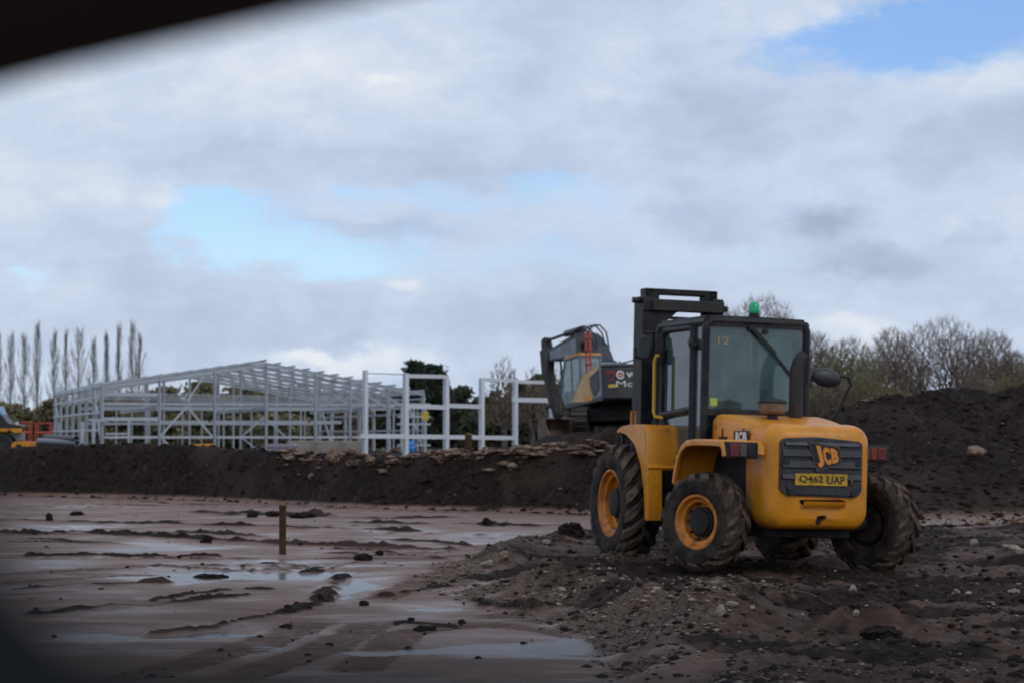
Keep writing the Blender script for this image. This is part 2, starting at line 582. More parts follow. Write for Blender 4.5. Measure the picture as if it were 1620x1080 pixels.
M['leaf_olive'] = leaf_mat('olive_leaves', (0.20, 0.195, 0.115), (0.34, 0.29, 0.18))
M['leaf_dark'] = leaf_mat('dark_conifer_leaves', (0.030, 0.042, 0.030), (0.068, 0.080, 0.054))
M['leaf_deep'] = leaf_mat('dark_hedge_leaves', (0.060, 0.068, 0.044), (0.13, 0.125, 0.075))
M['leaf_brown'] = leaf_mat('brown_autumn_leaves', (0.17, 0.135, 0.09), (0.29, 0.225, 0.15))

def glass(name, tint, rough=0.03, alpha=0.0, refl=1.5, film=(0.10, 0.15, 0.15), film_amt=0.15):
    m = bpy.data.materials.new(name)
    m.use_nodes = True
    t = m.node_tree
    t.nodes.clear()
    tr = nn(t, 'ShaderNodeBsdfTransparent')
    tr.inputs[0].default_value = (*tint, 1)
    gl = nn(t, 'ShaderNodeBsdfGlossy')
    gl.inputs['Roughness'].default_value = rough
    df = nn(t, 'ShaderNodeBsdfDiffuse')
    df.inputs[0].default_value = (*film, 1)
    c = nn(t, 'ShaderNodeTexCoord')
    n = nn(t, 'ShaderNodeTexNoise')
    n.inputs['Scale'].default_value = 4
    n.inputs['Detail'].default_value = 5
    lk(t, c.outputs['Object'], n.inputs['Vector'])
    fa = wmath('MULTIPLY', n.outputs['Fac'], film_amt * 2, t=t)
    m1 = nn(t, 'ShaderNodeMixShader')
    lk(t, fa, m1.inputs[0])
    lk(t, tr.outputs[0], m1.inputs[1])
    lk(t, df.outputs[0], m1.inputs[2])
    fr = nn(t, 'ShaderNodeFresnel')
    fr.inputs[0].default_value = 1.5
    m2 = nn(t, 'ShaderNodeMixShader')
    lk(t, wmath('MULTIPLY', fr.outputs[0], refl, t=t), m2.inputs[0])
    lk(t, m1.outputs[0], m2.inputs[1])
    lk(t, gl.outputs[0], m2.inputs[2])
    o = nn(t, 'ShaderNodeOutputMaterial')
    lk(t, m2.outputs[0], o.inputs['Surface'])
    return m

M['glass'] = glass('tinted_cab_glass', (0.72, 0.84, 0.82), film_amt=0.21, film=(0.24, 0.35, 0.34))
M['ex_glass'] = glass('pale_cab_glass', (0.5, 0.6, 0.6), film_amt=0.5, film=(0.36, 0.52, 0.52))

# ------------------------------------------------------------------ terrain
def _hash(ix, iy, seed):
    h = (ix.astype(np.int64) * 374761393 + iy.astype(np.int64) * 668265263 + seed * 1442695041) & 0xffffffff
    h = ((h ^ (h >> 13)) * 1274126177) & 0xffffffff
    h = h ^ (h >> 16)
    return (h & 0xffff) / 65535.0

def vnoise(x, y, seed=0):
    ix, iy = np.floor(x), np.floor(y)
    fx, fy = x - ix, y - iy
    sx, sy = fx * fx * fx * (fx * (fx * 6 - 15) + 10), fy * fy * fy * (fy * (fy * 6 - 15) + 10)
    a = _hash(ix, iy, seed); b = _hash(ix + 1, iy, seed)
    c = _hash(ix, iy + 1, seed); d = _hash(ix + 1, iy + 1, seed)
    return (a * (1 - sx) + b * sx) * (1 - sy) + (c * (1 - sx) + d * sx) * sy

def fbm(x, y, seed=0, oct=4, gain=0.5):
    s, a, n = 0.0, 1.0, 0.0
    for k in range(oct):
        s = s + a * (vnoise(x, y, seed + 17 * k) * 2 - 1)
        n += a
        a *= gain
        x, y = x * 2.03 + 5.1, y * 2.03 - 3.7
    return s / n

def sstep(a, b, x):
    t = np.clip((x - a) / (b - a), 0, 1)
    return t * t * (3 - 2 * t)

def seg_dist(x, y, P):
    """distance to a polyline"""
    best = np.full(x.shape, 1e9)
    for (ax, ay), (bx, by) in zip(P[:-1], P[1:]):
        dx, dy = bx - ax, by - ay
        t = np.clip(((x - ax) * dx + (y - ay) * dy) / (dx * dx + dy * dy + 1e-9), 0, 1)
        best = np.minimum(best, np.hypot(x - ax - t * dx, y - ay - t * dy))
    return best

def seg_ds(x, y, P):
    """distance to a polyline and the arc length of the nearest point"""
    best = np.full(x.shape, 1e9); S = np.zeros(x.shape); acc = 0.0
    for (ax, ay), (bx, by) in zip(P[:-1], P[1:]):
        dx, dy = bx - ax, by - ay
        L = math.hypot(dx, dy)
        t = np.clip(((x - ax) * dx + (y - ay) * dy) / (L * L + 1e-9), 0, 1)
        d = np.hypot(x - ax - t * dx, y - ay - t * dy)
        m_ = d < best
        best = np.where(m_, d, best); S = np.where(m_, acc + t * L, S)
        acc += L
    return best, S

def poly_sd(x, y, P):
    """signed distance to a polygon, positive inside"""
    d = seg_dist(x, y, P + [P[0]])
    ins = np.zeros(x.shape, bool)
    for (ax, ay), (bx, by) in zip(P, P[1:] + [P[0]]):
        c = (ay > y) != (by > y)
        xi = (bx - ax) * (y - ay) / (by - ay + 1e-12) + ax
        ins ^= c & (x < xi)
    return np.where(ins, d, -d)

BASE = -0.12
WATER = BASE - 0.028
def gz(pts, z=BASE):
    return [tuple(on_z(u, v, z)[:2]) for u, v in pts]

PAD = gz([(1000, 838), (930, 846), (860, 858), (770, 872), (705, 890), (690, 912), (735, 945), (800, 960), (880, 985),
          (945, 1005), (960, 1040), (990, 1075), (1010, 1130), (1060, 1300)]) + [(3.0, 5.0), (40, 5.0), (40, 39.0), (9, 39.0), (5.0, 37.0), (3.0, 33.0)]

RUTS = [([(0, 843), (60, 845), (120, 841), (200, 848), (300, 852), (420, 858), (480, 862), (560, 865), (650, 868)], .080, .22),
        ([(50, 880), (150, 879), (230, 881), (340, 880)], .045, .14),
        ([(35, 934), (100, 928), (180, 924), (260, 922)], .060, .13),
        ([(60, 972), (100, 968), (160, 960), (240, 958), (310, 950), (390, 942)], .050, .13),
        ([(240, 950), (300, 938), (370, 931), (430, 930)], .022, .10),
        ([(250, 1000), (340, 990), (400, 978), (470, 965), (508, 955), (512, 938), (540, 912)], .050, .12),
        ([(420, 890), (470, 893), (510, 896)], .035, .10),
        ([(320, 810), (400, 813), (480, 816), (510, 815)], .07, .35),
        ([(190, 827), (260, 828), (330, 831), (450, 833), (560, 836), (660, 839)], .055, .25),
        ([(230, 840), (330, 843), (410, 848)], .050, .2),
        ([(0, 822), (80, 824), (180, 826)], .040, .2),
        ([(560, 826), (640, 828), (740, 828), (840, 832)], .055, .25),
        ([(600, 853), (690, 857), (740, 862)], .045, .15),
        ([(450, 812), (520, 818), (620, 820), (720, 818)], .05, .3),
        ([(760, 953), (800, 962), (850, 972)], .07, .10),
        ([(610, 940), (660, 936), (700, 930)], .06, .14),
        ([(640, 985), (690, 988), (720, 990)], .02, .08),
        ([(480, 902), (520, 898), (560, 889)], .018, .10)]
RUTS = [(gz(p), h, w) for p, h, w in RUTS]

PRINTS = [([(-60, 912), (200, 896), (480, 884), (760, 868), (900, 860)], .20, .17), ([(-60, 926), (200, 908), (480, 894), (760, 876)], .20, .17),
          ([(200, 1075), (430, 1010), (600, 945), (700, 905), (760, 880)], .22, .15), ([(330, 1085), (520, 1020), (660, 955)], .22, .15),
          ([(560, 1060), (640, 1000), (760, 985), (900, 1000)], .20, .13), ([(-100, 850), (300, 838), (700, 832), (950, 828)], .25, .2)]
PRINTS = [(gz(p), w, per) for p, w, per in PRINTS]

PUDDLES = [(60, 837, 85, 5), (210, 869, 50, 5), (85, 896, 70, 6), (350, 905, 150, 9), (300, 915, 70, 8), (470, 912, 80, 7), (330, 1006, 90, 9),
           (420, 1026, 55, 9), (560, 1005, 60, 5), (755, 852, 62, 4), (560, 930, 45, 14), (800, 1024, 155, 11), (640, 1030, 120, 5), (910, 1018, 60, 16),
           (793, 928, 26, 7), (1545, 840, 100, 9), (1430, 838, 70, 6), (1570, 905, 55, 7), (150, 1010, 100, 7), (690, 965, 60, 6), (250, 870, 80, 3),
           (640, 842, 50, 3), (150, 948, 70, 4)]
PUD = []
for u, v, ru, rv in PUDDLES:
    c = on_z(u, v, WATER); e2 = on_z(u, v - rv, WATER); e1 = on_z(u + ru, v, WATER)
    PUD.append((c.x, c.y, abs(e1.x - c.x), abs(e2.y - c.y)))

FOOT_U = [-3000, -300, 0, 300, 600, 900, 1100, 1300, 1450, 1620, 2000, 4000]
FOOT_V = [770, 778, 783, 790, 803, 812, 822, 830, 831, 829, 826, 800]
FOOT_Y = [(CAM_Z - BASE) * F / (v - 690) for v in FOOT_V]
CR_U = [-3000, -300, 0, 80, 220, 330, 450, 560, 650, 760, 850, 930, 1100, 1250, 1320, 1350, 1400, 1450, 1480, 1530, 1570, 1620, 1700, 1900, 2200, 3000]
CR_V = [706, 706, 709, 706, 702, 706, 716, 722, 722, 717, 713, 708, 702, 688, 655, 641, 630, 626, 619, 617, 624, 607, 592, 604, 690, 706]

def crest(up):
    foot = np.interp(up, FOOT_U, FOOT_Y)
    depth = np.interp(up, [-3000, 900, 1150, 1330, 1700, 2300], [1.7, 1.7, 2.5, 8.5, 9.0, 2.0])
    yc = foot + depth
    zc = CAM_Z - (np.interp(up, CR_U, CR_V) - 690) * yc / F
    return foot, depth, yc, zc

EXU, EXY, EXZ = 979, 89.0, 1.42
EX = Vector((uX(EXU, EXY), EXY, EXZ))
WHEELS = []          # filled from the forklift pose
LUMPS = [(1218, 868, .55, .55, .26), (1392, 1003, .34, .22, .13), (1090, 1000, .5, .8, .06), (1180, 985, .5, .7, .06), (1010, 960, .7, .9, .05),
         (905, 838, .45, .5, .08), (1000, 985, .5, .7, .04), (1300, 893, .3, .3, .08), (820, 905, .7, .8, .05), (1270, 1000, .5, .5, .07), (1440, 885, .5, .35, .09),
         (1560, 868, 1.2, .6, .08), (870, 868, .8, .5, .04), (1150, 940, .8, .8, .07)]
LUMPS = [(*on_z(u, v, 0.0)[:2], rx, ry, h) for u, v, rx, ry, h in LUMPS]
RIDGES = [(gz([(700, 897), (780, 884), (860, 866), (930, 855)], -.05), .10, .34),
          (gz([(800, 962), (890, 925), (985, 898), (1060, 905)], -.05), .12, .34),
          (gz([(1030, 1045), (1110, 1000), (1190, 975), (1250, 985)], -.02), .19, .36),
          (gz([(915, 915), (965, 945), (1010, 975), (1050, 1000)], -.03), .13, .30), (gz([(1060, 955), (1300, 940), (1620, 930)], 0), .05, .5),
          (gz([(1200, 1005), (1400, 1000), (1620, 985)], 0), .05, .25), (gz([(1150, 1050), (1400, 1035), (1620, 1030)], 0), .04, .18),
          (gz([(1300, 960), (1450, 965), (1620, 955)], 0), -.05, .16), (gz([(1240, 915), (1420, 918), (1620, 905)], 0), -.05, .2)]

def masks(x, y):
    """returns height, soil(0..1 dark), gravel(0..1)"""
    x = np.asarray(x, float); y = np.asarray(y, float)
    r = np.hypot(x, y)
    ysafe = np.where(y > 1, y, 1.0)
    up = np.where(y > 1, 810 + F * x / ysafe, np.where(x < 0, -3000, 4000))
    up = np.clip(up, -3000, 4000)
    z = BASE + 0.010 * fbm(x * .9, y * .9, 3, 3) + 0.010 * fbm(x * 2.2, y * 4.5, 5, 4, .6)
    soil = np.zeros(x.shape)
    gravel = np.zeros(x.shape)
    near = (r < 75)
    # long shallow scrape ridges running across the mud
    nz = fbm(x * .10 + .02 * y, y * .42 + .06 * x, 11, 3)
    rg = np.clip(1 - np.abs(nz) / .045, 0, 1) * sstep(-.15, .3, fbm(x * .35, y * .35, 29, 2))
    far_t = sstep(14, 30, y)
    z = z + .030 * rg * rg * (.4 + .6 * far_t)
    soil = np.maximum(soil, .65 * rg * far_t)
    nz2 = fbm(x * .16 - .03 * y, y * .8, 41, 3)
    rg2 = np.clip(1 - np.abs(nz2) / .04, 0, 1) * sstep(0, .4, fbm(x * .3, y * .3, 39, 2)) * far_t
    z = z + .022 * rg2
    soil = np.maximum(soil, .5 * rg2)
    brk = .35 + .65 * sstep(-.35, .25, fbm(x * 1.1, y * 1.1, 77, 3))
    lump = .45 + 1.0 * vnoise(x * 6.5, y * 6.5, 101) * (.6 + .8 * vnoise(x * 17, y * 17, 103))
    for P, h, w in RUTS:
        d = seg_dist(x, y, P)
        d = d + .09 * fbm(x * 4.5, y * 4.5, 61, 3)
        k = np.exp(-(np.maximum(d, 0) / (w * .8)) ** 2 * 1.6) * brk * lump
        z = z + h * k
        soil = np.maximum(soil, np.clip(k * 1.5, 0, 1))
        gg = np.exp(-((d - w * 1.6) / (w * .7)) ** 2)
        z = z - .012 * gg
    # crawler and tyre prints pressed into the mud
    for P, w, per in PRINTS:
        dd, ss_ = seg_ds(x, y, P)
        band = (1 - sstep(w * .8, w, dd)) * sstep(-.45, .1, fbm(x * .7, y * .7, 111, 3))
        z = z + band * (.013 * np.sin(ss_ * 2 * PI / per + 2.2 * (dd / w)) - .012)
        soil = np.maximum(soil, band * .30)
    # puddle basins
    for cx, cy, rx, ry in PUD:
        q = ((x - cx) / rx) ** 2 + ((y - cy) / ry) ** 2
        q = q * (1 + 1.1 * fbm(x * 1.1, y * 2.2, 88, 4))
        z = z - .034 * np.exp(-np.clip(q, 0, 60) ** 1.3 * .9) * (1 - np.clip(soil, 0, 1) * .7)
    # rubble pad under the machine
    sdp = poly_sd(x, y, PAD) + .28 * fbm(x * 1.3, y * 1.3, 23, 3)
    pad = sstep(-.12, .75, sdp) * near
    rough = .050 * fbm(x * 1.6, y * 1.6, 51, 4) + .046 * fbm(x * 5, y * 5, 57, 4, .68) + .016 * fbm(x * 15, y * 15, 59, 2)
    zp = 0.0 + rough
    for cx, cy, rx, ry, h in LUMPS:
        q = ((x - cx) / rx) ** 2 + ((y - cy) / ry) ** 2
        zp = zp + h * np.exp(-np.clip(q * (1 + .5 * fbm(x * 4, y * 4, 71, 2)), 0, 40) * 1.3)
    rmax = np.zeros(x.shape)
    rmin = np.zeros(x.shape)
    for P, h, w in RIDGES:
        d = np.maximum(seg_dist(x, y, P) + .13 * fbm(x * 3, y * 3, 67, 3), 0)
        k = h * np.exp(-(d / w) ** 2)
        rmax = np.maximum(rmax, k); rmin = np.minimum(rmin, k)
    zp = zp + rmax * (.7 + .6 * vnoise(x * 2.3, y * 2.3, 121)) + rmin
    for wx_, wy_, wr in WHEELS:
        q = np.hypot(x - wx_, y - wy_)
        k = np.exp(-(q / wr) ** 4)
        zp = zp * (1 - k) + (-.035) * k
    z2 = z * (1 - pad) + zp * pad
    # right-hand puddles cut the pad too
    for cx, cy, rx, ry in PUD:
        q = ((x - cx) / rx) ** 2 + ((y - cy) / ry) ** 2
        k = np.exp(-np.clip(q * (1 + .6 * fbm(x * 1.2, y * 1.2, 98, 3)), 0, 60) ** 1.5 * .6) * pad
        z2 = z2 * (1 - k) + (WATER - .02) * k
    z = z2
    sp = pad * (.43 + .80 * sstep(-.20, .30, fbm(x * .9, y * .9, 43, 5, .6)))
    soil = np.maximum(soil * (1 - pad), np.clip(sp, 0, 1))
    rim = np.exp(-((sdp - .35) / .65) ** 2) * near
    gravel = np.clip(rim * 1.1 * sstep(-.35, .25, fbm(x * .8, y * .8, 33, 3)), 0, 1)
    gravel = np.maximum(gravel, pad * .40 * sstep(.05, .35, fbm(x * .6, y * .9, 35, 4)))
    for P, h, w in RIDGES[:3]:
        d = seg_dist(x, y, P)
        gravel = np.maximum(gravel, .9 * np.exp(-(d / (w * .9)) ** 2) * sstep(-.4, .2, fbm(x * 2, y * 2, 91, 2)))
    # spoil bank and heap
    foot, depth, yc, zc = crest(up)
    wob = .35 * fbm(x * .35, y * .35, 13, 3)
    t = np.clip((y - foot - wob) / depth, 0, 1.0)
    rise = sstep(0, 1, t) ** .85
    behind = np.clip((y - yc), 0, None)
    heap = sstep(1180, 1340, up) * (1 - sstep(2000, 2400, up))
    zb_left = zc - behind * .032
    zb_right = zc - behind * .30 - .02 * behind ** 2
    zb = zb_left * (1 - heap) + zb_right * heap
    floor_ = .16 - .0015 * np.clip(y - 70, 0, 120) + .05 * fbm(x * .15, y * .15, 19, 3)
    zb = np.maximum(zb, floor_)
    amp = (.11 + .13 * heap) * np.minimum(1, t * 4) * np.exp(-behind / 12)
    zb = zb + amp * (fbm(x * 1.1, y * 1.1, 81, 5, .6)) + .075 * np.minimum(1, t * 4) * np.exp(-behind / 10) * fbm(x * 4, y * 4, 83, 4, .65)
    infront = (y > 8)
    z = np.where(infront, z * (1 - rise) + zb * rise, z)
    bsoil = np.clip(rise * 6, 0, 1) * infront
    soil = np.maximum(soil, bsoil)
    gravel = gravel * (1 - bsoil)
    # mound under the excavator
    dxm, dym = x - EX.x - .2, y - EX.y
    rr = np.sqrt((dxm / 4.6) ** 2 + (dym / 6.0) ** 2) + .05 * fbm(x * .6, y * .6, 7, 3)
    km = 1 - sstep(.62, 1.0, rr)
    z = np.maximum(z, z * (1 - km) + (EXZ + .06 * fbm(x * 1.5, y * 1.5, 9, 4)) * km)
    for (uu, YY, rx, ry, h) in ((968, 83.2, 3.0, 1.1, .98), (885, 84.5, 1.1, 1.2, .66), (1060, 83.2, 2.6, 1.3, .75)):
        q = ((x - uX(uu, YY)) / rx) ** 2 + ((y - YY) / ry) ** 2
        z = z + h * np.exp(-np.clip(q, 0, 40)) * (1 + .3 * fbm(x * 2, y * 2, 15, 3))
    # bare dark spoil along the far left third of the bank is greyer
    return z, np.clip(soil, 0, 1), np.clip(gravel, 0, 1)

def H(x, y):
    z, _, _ = masks(np.array([x]), np.array([y]))
    return float(z[0])

# forklift pose (wheel prints are pressed into the pad)
FK_POS, FK_YAW, FK_ROLL = Vector((2.81, 23.3, 0.0)), R(18), R(1.5)
FKM = Matrix.Translation(FK_POS) @ Matrix.Rotation(FK_YAW, 4, 'Z') @ Matrix.Rotation(FK_ROLL, 4, 'Y')
for p, wr in (((-.93, 0, 0), .42), ((.93, 0, 0), .42), ((-.96, 2.19, 0), .5), ((.96, 2.19, 0), .5)):
    q = FKM @ Vector(p)
    WHEELS.append((q.x, q.y, wr))

def build_ground():
    rs = [0.3]
    while rs[-1] < 10.5: rs.append(rs[-1] * 1.09)
    while rs[-1] < 62: rs.append(rs[-1] * 1.0028)
    while rs[-1] < 100: rs.append(rs[-1] * 1.006)
    while rs[-1] < 6000: rs.append(rs[-1] * 1.06)
    rs = np.array(rs)
    fine = np.arange(-.29, .29, .00105)
    mid = np.concatenate([np.arange(.30, .8, .012), np.arange(.82, PI, .06)])
    th = np.concatenate([-mid[::-1], fine, mid])
    nr, nt_ = len(rs), len(th)
    RR, TT = np.meshgrid(rs, th, indexing='ij')
    X, Y = RR * np.sin(TT), RR * np.cos(TT)
    Z, S, G = masks(X.ravel(), Y.ravel())
    V = np.stack([X.ravel(), Y.ravel(), Z], 1)
    i, j = np.meshgrid(np.arange(nr - 1), np.arange(nt_), indexing='ij')
    j2 = (j + 1) % nt_
    q = np.stack([i * nt_ + j, (i + 1) * nt_ + j, (i + 1) * nt_ + j2, i * nt_ + j2], -1).reshape(-1, 4)
    q = q[:, ::-1]
    me = bpy.data.meshes.new('ground')
    nv, nf = len(V), len(q)
    me.vertices.add(nv)
    me.vertices.foreach_set('co', V.ravel())
    me.loops.add(nf * 4)
    me.loops.foreach_set('vertex_index', q.ravel().astype(np.int32))
    me.polygons.add(nf)
    me.polygons.foreach_set('loop_start', np.arange(0, nf * 4, 4, dtype=np.int32))
    me.update(calc_edges=True)
    me.validate()
    a = me.color_attributes.new('earth', 'FLOAT_COLOR', 'POINT')
    wetm = np.zeros(nv)
    xs, ys = V[:, 0], V[:, 1]
    sel = np.where((ys > 8) & (ys < 45) & (np.abs(xs) < 20))[0]
    fx, fy = xs[sel], ys[sel]
    nzw = 1 + .9 * fbm(fx * 1.3, fy * 1.6, 131, 4)
    ww = np.zeros(len(sel))
    for cx, cy, rx, ry in PUD:
        q = ((fx - cx) / (rx * 1.5)) ** 2 + ((fy - cy) / (ry * 1.8 + .25)) ** 2
        ww = np.maximum(ww, np.exp(-np.clip(q * nzw, 0, 50)))
    wetm[sel] = ww
    c = np.stack([S, G, wetm, np.ones(nv)], 1).astype(np.float32)
    a.data.foreach_set('color', c.ravel())
    me.shade_smooth()
    # upward normals
    if me.polygons[nf // 2].normal.z < 0:
        me.flip_normals()
    m = bpy.data.materials.new('wet_earth')
    m.use_nodes = True
    t = m.node_tree
    b = t.nodes['Principled BSDF']
    at_ = nn(t, 'ShaderNodeAttribute', attribute_name='earth')
    sp = nn(t, 'ShaderNodeSeparateColor')
    lk(t, at_.outputs['Color'], sp.inputs[0])
    g = nn(t, 'ShaderNodeNewGeometry')
    def nz(scale, det, rough=.6, vec=None):
        n = nn(t, 'ShaderNodeTexNoise')
        n.inputs['Scale'].default_value = scale
        n.inputs['Detail'].default_value = det
        n.inputs['Roughness'].default_value = rough
        lk(t, vec or g.outputs['Position'], n.inputs['Vector'])
        return n.outputs['Fac']
    def mixc(f, A, B):
        n = nn(t, 'ShaderNodeMix', data_type='RGBA')
        for nm, val in (('A', A), ('B', B)):
            if isinstance(val, tuple): n.inputs[nm].default_value = (*val, 1)
            else: lk(t, val, n.inputs[nm])
        if isinstance(f, (int, float)): n.inputs['Factor'].default_value = f
        else: lk(t, f, n.inputs['Factor'])
        return n.outputs['Result']
    def rng(v, a, b_, c_=0, d=1):
        n = nn(t, 'ShaderNodeMapRange', interpolation_type='SMOOTHSTEP')
        for k, val in zip(('From Min', 'From Max', 'To Min', 'To Max'), (a, b_, c_, d)):
            n.inputs[k].default_value = val
        lk(t, v, n.inputs['Value'])
        return n.outputs[0]
    stretch = nn(t, 'ShaderNodeMapping')
    stretch.inputs['Scale'].default_value = (.6, 1.3, 1)
    lk(t, g.outputs['Position'], stretch.inputs[0])
    n1 = nz(1.2, 8, vec=stretch.outputs[0])
    n2 = nz(9, 6)
    n3 = nz(.5, 5)
    mud = mixc(rng(n1, .35, .68), (0.150, 0.081, 0.056), (0.222, 0.131, 0.094))
    mud = mixc(rng(n3, .40, .64, 0, .5), mud, (0.120, 0.070, 0.051))
    soilc = mixc(rng(n2, .38, .66), (0.0095, 0.0064, 0.0052), (0.029, 0.0190, 0.0148))
    soilc = mixc(rng(n3, .45, .68, 0, .6), soilc, (0.037, 0.0225, 0.018))
    soilc = mixc(rng(nz(.22, 6, .7), .50, .62, 0, .75), soilc, (0.052, 0.031, 0.0245))
    soilc = mixc(rng(nz(3.2, 7, .75), .60, .68, 0, .7), soilc, (0.085, 0.055, 0.042))
    ng = nz(26, 5, .7)
    grav = mixc(rng(ng, .40, .62), (0.034, 0.024, 0.018), (0.150, 0.106, 0.074))
    sf = wmath('ADD', sp.outputs['Red'], wmath('MULTIPLY', wmath('SUBTRACT', n2, .5, t=t), .35, t=t), t=t)
    sf = rng(sf, .12, .62)
    colr = mixc(sf, mud, soilc)
    gf = wmath('ADD', sp.outputs['Green'], wmath('MULTIPLY', wmath('SUBTRACT', nz(5, 5), .5, t=t), .8, t=t), t=t)
    gf = rng(gf, .30, .75, 0, .65)
    colr = mixc(gf, colr, grav)
    # far field: rough grass beyond the works
    sx = nn(t, 'ShaderNodeSeparateXYZ')
    lk(t, g.outputs['Position'], sx.inputs[0])
    dist = wmath('SQRT', wmath('ADD', wmath('MULTIPLY', sx.outputs[0], sx.outputs[0], t=t), wmath('MULTIPLY', sx.outputs[1], sx.outputs[1], t=t), t=t), t=t)
    colr = mixc(rng(dist, 225, 260), colr, (0.045, 0.050, 0.026))
    lk(t, colr, b.inputs['Base Color'])
    wet = rng(wmath('ADD', wmath('MULTIPLY', n1, .6, t=t), wmath('MULTIPLY', n3, .4, t=t), t=t), .48, .62)
    dry = wmath('MAXIMUM', sf, gf, t=t)
    rmud = wmath('SUBTRACT', .62, wmath('MULTIPLY', wet, .26, t=t), t=t)
    rmud = wmath('SUBTRACT', rmud, wmath('MULTIPLY', rng(sp.outputs['Blue'], .15, .8), .26, t=t), t=t)
    rr = nn(t, 'ShaderNodeMix', data_type='FLOAT')
    lk(t, dry, rr.inputs['Factor'])
    lk(t, rmud, rr.inputs['A'])
    rr.inputs['B'].default_value = .82
    lk(t, rr.outputs['Result'], b.inputs['Roughness'])
    ss = nn(t, 'ShaderNodeMix', data_type='FLOAT')
    lk(t, dry, ss.inputs['Factor'])
    ss.inputs['A'].default_value = .33
    ss.inputs['B'].default_value = .08
    lk(t, ss.outputs['Result'], b.inputs['Specular IOR Level'])
    h = wmath('ADD', wmath('MULTIPLY', nz(14, 8, .65), .6, t=t), wmath('MULTIPLY', nz(60, 4), .25, t=t), t=t)
    bp = nn(t, 'ShaderNodeBump')
    bp.inputs['Strength'].default_value = .7
    ds = nn(t, 'ShaderNodeMix', data_type='FLOAT')
    lk(t, dry, ds.inputs['Factor'])
    ds.inputs['A'].default_value = .006
    ds.inputs['B'].default_value = .07
    lk(t, ds.outputs['Result'], bp.inputs['Distance'])
    lk(t, h, bp.inputs['Height'])
    lk(t, bp.outputs[0], b.inputs['Normal'])
    me.materials.append(m)
    o = bpy.data.objects.new('ground', me)
    link(o)
    tag(o, 'churned wet brown mud with dark spoil bank and rubble', kind='structure')
    return o

build_ground()

# standing water in the hollows
wm = bpy.data.materials.new('muddy_water')
wm.use_nodes = True
wb = wm.node_tree.nodes['Principled BSDF']
wb.inputs['Base Color'].default_value = (0.085, 0.054, 0.041, 1)
wb.inputs['Specular IOR Level'].default_value = 0.26
wb.inputs['Roughness'].default_value = 0.17
wb.inputs['IOR'].default_value = 1.33
_c = nn(wm.node_tree, 'ShaderNodeNewGeometry')
_n = nn(wm.node_tree, 'ShaderNodeTexNoise')
_n.inputs['Scale'].default_value = 5
lk(wm.node_tree, _c.outputs['Position'], _n.inputs['Vector'])
_b = nn(wm.node_tree, 'ShaderNodeBump')
_b.inputs['Distance'].default_value = .002
lk(wm.node_tree, _n.outputs['Fac'], _b.inputs['Height'])
lk(wm.node_tree, _b.outputs[0], wb.inputs['Normal'])
mb = MB()
mb.add([(-16, 11, WATER), (16, 11, WATER), (16, 36.5, WATER), (-16, 36.5, WATER)], [(0, 1, 2, 3)])
o = mb.build('puddle_water', wm, smooth=0)
tag(o, 'shallow brown puddles lying in the mud', kind='structure')
# ------------------------------------------------------------------ rough-terrain forklift
def lug_tyre(r, w, rim_r, nlug, lug_h, seed, mats):
    """tyre about the X axis, chevron lugs on the tread; index 0 rubber, 1 muddy tread"""
    rnd = random.Random(seed)
    mb = MB()
    rc = r - lug_h
    prof = [(-w * .40, rim_r), (-w * .49, rim_r + .03), (-w * .53, rim_r + (rc - rim_r) * .45), (-w * .51, rim_r + (rc - rim_r) * .78),
            (-w * .45, rc - .02), (-w * .33, rc), (0, rc + .012), (w * .33, rc), (w * .45, rc - .02), (w * .51, rim_r + (rc - rim_r) * .78),
            (w * .53, rim_r + (rc - rim_r) * .45), (w * .49, rim_r + .03), (w * .40, rim_r)]
    mb.lathe(prof, 64, closed=True)
    for s in (-1, 1):
        for k in range(nlug):
            a0 = 2 * PI * (k + (0.5 if s > 0 else 0)) / nlug
            half = PI / nlug * .46
            sweep = 2 * PI / nlug * 1.05
            st = []
            for q in range(6):
                f = q / 5
                x = s * (w * .53 * f - w * .03)
                ang = a0 + sweep * f
                top = r - (.055 * max(0, f - .72) / .28) + rnd.uniform(-.006, .008)
                base = rc - .03 - (.09 * max(0, f - .80) / .20)
                hw = half * (1.0 + .35 * f) * rnd.uniform(.88, 1.12)
                st.append((x, ang, hw, top, base))
            vs, fs = [], []
            for x, ang, hw, top, base in st:
                for da, rad in ((-hw * 1.25, base), (-hw * .8, top), (hw * .8, top), (hw * 1.25, base)):
                    vs.append((x, math.cos(ang + da) * rad, math.sin(ang + da) * rad))
            for i in range(len(st) - 1):
                for j in range(3):
                    fs.append((i * 4 + j, i * 4 + j + 1, (i + 1) * 4 + j + 1, (i + 1) * 4 + j))
            e_ = (len(st) - 1) * 4
            fs += [(0, 3, 2, 1), (e_, e_ + 1, e_ + 2, e_ + 3)]
            mb.add(vs, fs, 1)
    return mb.mesh('tyre', mats, smooth=32)

